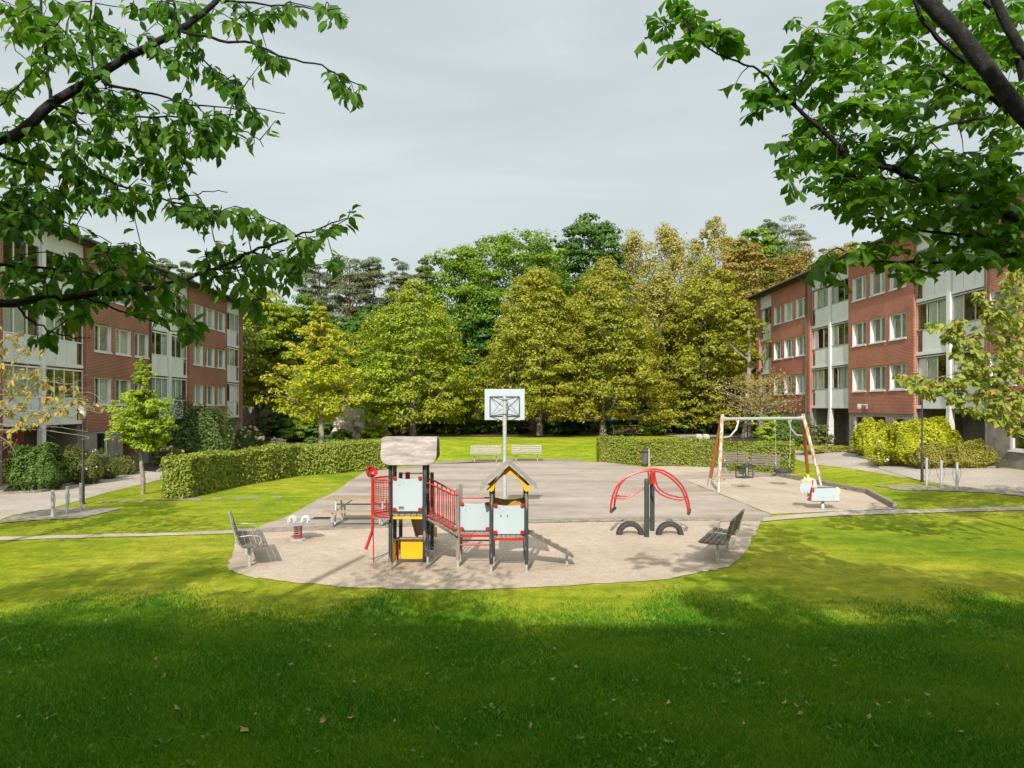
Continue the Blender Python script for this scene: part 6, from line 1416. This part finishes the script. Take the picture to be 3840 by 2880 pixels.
def addpalm(p):
    q = b.twig_to(p, .06); b.palm(q[-1], .18, (q[-1]-q[0]).normalized())
    if random.random() < .5: b.palm(q[-1]+Vector((random.gauss(0, .1), random.gauss(0, .1), random.gauss(0, .06))), .15)
for poly, k, y0, y1_ in QB: fill(b, [(poly, k)], y0, y1_, addpalm)
for (px, py, L_) in ((2415,170,.19),(2470,90,.17),(2545,30,.16),(2580,190,.19),(2640,100,.18),(2500,130,.15),(2700,170,.17),(2770,190,.17),(2560,60,.16),(2760,330,.2),(2840,400,.2),(2930,560,.17),(2960,700,.19),(2990,730,.18),(3060,1010,.2),(3160,1080,.19),(3230,960,.16),(3110,1040,.17),(3420,1060,.18),(3480,1040,.2),(3530,1000,.17),(3060,120,.18),(3180,170,.21),(3000,240,.2)):
    q = b.twig_to(Vector(P(px, py-20, 5.9+.4*random.random())), .05); b.palm(q[-1], L_, Vector((random.gauss(-.4, .5), random.gauss(-.3, .4), 0)).normalized())
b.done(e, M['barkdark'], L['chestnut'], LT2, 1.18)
hidden_crown(e, L['chestnut'], [(4.6, 2.5, 7.9, 2.0, 1.1, .8, .3), (2.3, 1.2, 7.7, 1.1, .6, .5, .08), (6.6, 1.6, 7.6, 2.6, 1.2, 1.2, .3), (5.5, -.8, 7.5, 3.2, 2, 2, .3), (.6, -1.1, 7.4, 1.6, 1.0, .8, .1)], 14000, .19)
# sunlit young cherry at the right edge
e = empty('cherry_tree', (13.4, 14.6, h(13.4, 14.6)), 0, 'sunlit yellow green young cherry reaching in from the right edge before the brick block', 'tree')
b = Bough('c2'); random.seed(9); tk = [Vector((13.4, 14.6, -.2)), Vector((13.4, 14.6, 2.2)), Vector((13.2, 14.7, 4)), Vector((13.1, 14.8, 6.2))]
q = smooth3(tk, 4); b.mb.tube(q, [.12-.006*i for i in range(len(q))], 10)
for p in q[4:]: b.nodes.append((p, .05))
for pts in ([(3950,1450),(3800,1400),(3650,1390),(3500,1420),(3380,1425)], [(3950,1350),(3840,1290),(3700,1250),(3600,1270),(3540,1230)], [(3950,1150),(3860,1080),(3790,1020)], [(3950,1560),(3840,1620),(3760,1610),(3680,1560),(3560,1500),(3480,1450)], [(3950,1250),(3800,1190),(3700,1150)], [(3950,1700),(3860,1650),(3790,1625)], [(3950,1400),(3850,1480),(3700,1500),(3620,1480)]):
    b.branch(pts, 14.4, 14.2, .02, .005)
RA = [([(3790,1000),(3840,980),(3840,1200),(3740,1200),(3650,1150),(3660,1110),(3760,1070)], 56), ([(3540,1210),(3700,1180),(3840,1180),(3840,1640),(3780,1620),(3700,1580),(3600,1560),(3520,1480),(3560,1430),(3620,1400),(3540,1330),(3600,1290)], 300), ([(3350,1400),(3460,1410),(3560,1430),(3600,1480),(3560,1510),(3470,1500),(3400,1460),(3350,1430)], 52), ([(3460,1220),(3540,1220),(3600,1260),(3540,1290)], 16), ([(3840,1000),(3990,950),(4100,1700),(3840,1640)], 90)]
def addc2(p): q = b.twig_to(p); b.spray(q[-4:] if len(q) > 4 else q, 7, .14, .8)
fill(b, RA, 13.6, 15.2, addc2); b.done(e, M['barkgrey'], L['cherrysun'], LT, 1.1)
hidden_crown(e, L['cherrysun'], [(14.5, 14.8, 5.6, 2.6, 2.6, 2.2, 1)], 7000, .16)
# half bare cherry at the left edge
e = empty('cherry_tree', (-12.4, 14.6, 0), 0, 'half bare cherry with yellowing leaves and pale twigs at the left edge', 'tree')
b = Bough('c3'); random.seed(13); tk = [Vector((-12.4, 14.6, -.2)), Vector((-12.4, 14.6, 2)), Vector((-12.2, 14.7, 3.6)), Vector((-12.2, 14.8, 5.6))]
q = smooth3(tk, 4); b.mb.tube(q, [.13-.006*i for i in range(len(q))], 10)
for p in q[4:]: b.nodes.append((p, .05))
for pts in ([(-120,1560),(60,1600),(200,1600),(330,1620)], [(-120,1620),(100,1610),(250,1625),(330,1640),(300,1650)], [(-120,1400),(40,1340),(150,1290),(200,1270)], [(-120,1480),(60,1480),(200,1490),(330,1470),(400,1520)], [(-120,1520),(100,1540),(260,1530),(420,1560)], [(-120,1330),(20,1270),(90,1240)], [(-120,1680),(0,1640),(60,1700)], [(-100,1450),(100,1420),(260,1440),(330,1400)]):
    b.branch(pts, 14.6, 14.2, .012, .003)
LA = [([(0,1240),(90,1260),(200,1330),(230,1420),(120,1460),(0,1440)], 30), ([(0,1440),(160,1450),(320,1460),(400,1540),(300,1580),(180,1580),(60,1640),(0,1720)], 70), ([(-200,1200),(0,1200),(0,1750),(-200,1750)], 60)]
def addc3(p):
    q = b.twig_to(p, .08)
    for _ in range(3):
        d = q[-1]+Vector((random.gauss(.1, .3), random.gauss(0, .3), random.gauss(-.06, .16))); q2 = b.twig_to(d, .03)
    b.spray(q[-3:], 6, .12, .8)
fill(b, LA, 13.9, 15.0, addc3); b.done(e, M['barkgrey'], L['autumn'], LT, .95)
hidden_crown(e, L['autumn'], [(-13.6, 14.6, 5, 2.2, 2.4, 1.8, 1)], 4200, .15)

# ------------------------------------------------------------------ grass blades and fallen leaves
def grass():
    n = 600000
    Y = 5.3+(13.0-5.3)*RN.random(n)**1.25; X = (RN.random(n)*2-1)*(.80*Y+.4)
    keep = RN.random(n) > sst(9.4, 12.2, Y+.5*np.sin(X*1.3)+.3*np.sin(X*3.7))  # shade-coloured blades thin out towards the sunny lawn
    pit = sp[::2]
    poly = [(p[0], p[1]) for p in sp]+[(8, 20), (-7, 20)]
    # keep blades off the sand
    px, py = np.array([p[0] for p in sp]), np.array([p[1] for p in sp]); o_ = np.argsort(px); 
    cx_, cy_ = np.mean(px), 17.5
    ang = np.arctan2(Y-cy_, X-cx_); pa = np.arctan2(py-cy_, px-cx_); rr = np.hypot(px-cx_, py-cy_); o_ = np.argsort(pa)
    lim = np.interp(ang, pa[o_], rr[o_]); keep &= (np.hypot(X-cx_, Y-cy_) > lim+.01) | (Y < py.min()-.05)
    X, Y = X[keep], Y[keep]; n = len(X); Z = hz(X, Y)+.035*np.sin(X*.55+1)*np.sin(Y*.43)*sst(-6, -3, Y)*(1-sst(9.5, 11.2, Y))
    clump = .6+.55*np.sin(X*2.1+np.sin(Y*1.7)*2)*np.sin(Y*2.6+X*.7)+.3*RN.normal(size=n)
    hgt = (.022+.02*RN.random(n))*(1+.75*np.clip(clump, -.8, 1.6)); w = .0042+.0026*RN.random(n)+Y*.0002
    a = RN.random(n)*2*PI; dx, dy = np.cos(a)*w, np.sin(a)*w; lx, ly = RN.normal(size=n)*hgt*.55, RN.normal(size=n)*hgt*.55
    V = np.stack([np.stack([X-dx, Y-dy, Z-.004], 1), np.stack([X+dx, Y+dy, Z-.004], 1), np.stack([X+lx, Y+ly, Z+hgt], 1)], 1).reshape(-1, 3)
    o = npmesh('grass', V, np.arange(3*n).reshape(n, 3), L['shade_blade']); tag(o, 'short mown grass blades, green darkened for shade, covering the front lawn', 'grass', kind='stuff')
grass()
def weeds():
    n = 900; Y = 5.6+6.5*RN.random(n)**1.4; X = (RN.random(n)*2-1)*.8*Y; k = np.sin(X*.9+1.3)*np.sin(Y*1.1+X*.4)+.5*RN.normal(size=n) > .25; X, Y = X[k], Y[k]; n = len(X)
    m = 7; Z = hz(X, Y)+.035*np.sin(X*.55+1)*np.sin(Y*.43)*(1-sst(9.5, 11.2, Y))+.015; C = np.repeat(np.stack([X, Y, Z], 1), m, 0); a = RN.random(n*m)*6.28
    D = np.stack([np.cos(a), np.sin(a), .35+.5*RN.random(n*m)], 1); s_ = np.repeat(.03+.035*RN.random(n), m)*(.6+.8*RN.random(n*m)); V, Fa = bigleaves(C+RN.normal(size=C.shape)*[.03, .03, .004], D, np.array([[0, 0, 1.]]*(n*m))+RN.normal(size=C.shape)*.3, s_, LT, .9)
    o = npmesh('lawn_weeds', V, Fa, L['weed']); tag(o, 'clover and broad leaved weeds scattered through the shaded front lawn', 'weeds', kind='stuff')
L['weed'] = leafmat('leaves_weed', [(0, (.06,.17,.012)), (.6, (.12,.25,.02)), (1, (.24,.36,.07))], .3)
weeds()
protos = []
for k in range(3):
    mb = MB(); pts = []
    for i in range(16): a_ = 2*PI*i/16; r = .055*(1+.35*math.cos(5*a_+k)*(1 if k != 1 else .2))*(1.35 if i == 0 else 1); pts.append((r*math.cos(a_), r*math.sin(a_)*.75, .012*math.sin(2*a_+k)))
    mb.add(pts+[(0, 0, -.008)], [(i, (i+1) % 16, 16) for i in range(16)]); o = mb.build('fallen_leaf', L['litter']); protos.append(o)
LV = [(103,2410),(178,2450),(38,2534),(67,2705),(180,2708),(586,2420),(585,2515),(612,2550),(585,2485),(490,2620),(395,2636),(665,2670),(920,2750),(960,2694),(880,2482),(1092,2504),(1405,2392),(1235,2436),(1330,2570),(1273,2493),(1315,2706),(1210,2718),(1480,2718),(1645,2750),(1548,2834),(1640,2443),(1600,2540),(1044,2544),(1740,2720),(2160,2515),(2080,2445),(2710,2388),(2775,2540),(3375,2478),(3130,2510),(3395,2345),(3710,2400),(3780,2515),(3337,2652),(3290,2655),(3190,2658),(3740,2658),(3260,2705),(2985,2660),(2940,2650),(3000,2690),(2790,2730),(3480,2620),(3100,2152),(3640,2074),(2505,2650),(3600,2760),(2300,2640),(2070,2560),(1990,2740),(3550,2356),(2950,2430)]
for i, (px, py) in enumerate(LV):
    k = i % 3; o = protos[k] if i < 3 else protos[k].copy()
    if i >= 3: COL.objects.link(o)
    x, y = G(px, py); s_ = .3+.35*random.random(); 
    if (px, py) == (920, 2750): s_ = 1.15
    o.location = (x, y, h(x, y)+.05); o.rotation_euler = (random.gauss(0, .35), random.gauss(0, .35), random.random()*6.3); o.scale = (s_, s_, s_)
    tag(o, 'dry fallen tree leaf lying on the shaded front lawn', 'leaf', 'fallen leaves on the front lawn')

# ------------------------------------------------------------------ sky, sun, camera
SD = Vector((.22, 1.3, -1)).normalized()
w = bpy.data.worlds.new('World'); scene.world = w; w.use_nodes = True; nt = w.node_tree; nt.nodes.clear()
out = nt.nodes.new('ShaderNodeOutputWorld'); bg = nt.nodes.new('ShaderNodeBackground'); sky = nt.nodes.new('ShaderNodeTexSky'); sky.sky_type = 'NISHITA'; sky.sun_disc = False
elev = math.asin(-SD.z); sky.sun_elevation = elev; sky.sun_rotation = math.atan2(-SD.x, -SD.y); sky.air_density = 1; sky.dust_density = 2.5
tc = nt.nodes.new('ShaderNodeTexCoord'); sp_ = nt.nodes.new('ShaderNodeSeparateXYZ'); nt.links.new(tc.outputs['Generated'], sp_.inputs[0])
mp = nt.nodes.new('ShaderNodeMapping'); mp.inputs['Scale'].default_value = (1.2, 1.2, 6); mp.inputs['Rotation'].default_value = (.1, .12, .3); nt.links.new(tc.outputs['Generated'], mp.inputs[0])
cl = noise(nt, mp.outputs[0], 1.5, 6, .55, .6)
cloud = ramp(nt, cl, [(.25, (4.5, 5.08, 5.17)), (.5, (4.98, 5.52, 5.6)), (.75, (5.75, 6.2, 6.22))])
elevc = ramp(nt, sp_.outputs[2], [(0, (1.17, 1.14, 1.11)), (.2, (1.07, 1.06, 1.05)), (.5, (.93, .935, .95)), (.62, (1.05, 1.05, 1.05)), (1, (1.35, 1.33, 1.3))])
cloud = mixc(nt, 1, cloud, elevc, 'MULTIPLY')
dt = nd(nt, 'ShaderNodeVectorMath', operation='DOT_PRODUCT'); nt.links.new(tc.outputs['Generated'], dt.inputs[0]); dt.inputs[1].default_value = tuple(-SD)
glow = ramp(nt, dt.outputs['Value'], [(0, (1, 1, 1)), (.5, (1.25, 1.23, 1.2)), (.95, (2.1, 2.0, 1.85))])
cloud = mixc(nt, 1, cloud, glow, 'MULTIPLY')
fin = mixc(nt, .93, sky.outputs[0], cloud); nt.links.new(fin, bg.inputs[0]); bg.inputs[1].default_value = .1; nt.links.new(bg.outputs[0], out.inputs[0])
sl_ = bpy.data.lights.new('sun', 'SUN'); sl_.energy = 4.1; sl_.angle = math.radians(.6); sl_.color = (1, .94, .83)
so = bpy.data.objects.new('sun', sl_); COL.objects.link(so); so.rotation_euler = SD.to_track_quat('-Z', 'Y').to_euler()
cam = bpy.data.cameras.new('camera'); co = bpy.data.objects.new('camera', cam); COL.objects.link(co); co.location = (0, 0, H); co.rotation_euler = (PI/2, 0, 0)
cam.sensor_width = 36; cam.lens = 36*F/3840; cam.shift_x = (1920-CX)/3840; cam.shift_y = (HY-1440)/3840; cam.clip_end = 2000; cam.clip_start = .05; scene.camera = co
scene.view_settings.view_transform = 'Standard'; scene.view_settings.look = 'None'; scene.view_settings.exposure = .4; scene.view_settings.gamma = 1
scene.cycles.max_bounces = 8; scene.cycles.transparent_max_bounces = 12; scene.cycles.diffuse_bounces = 3
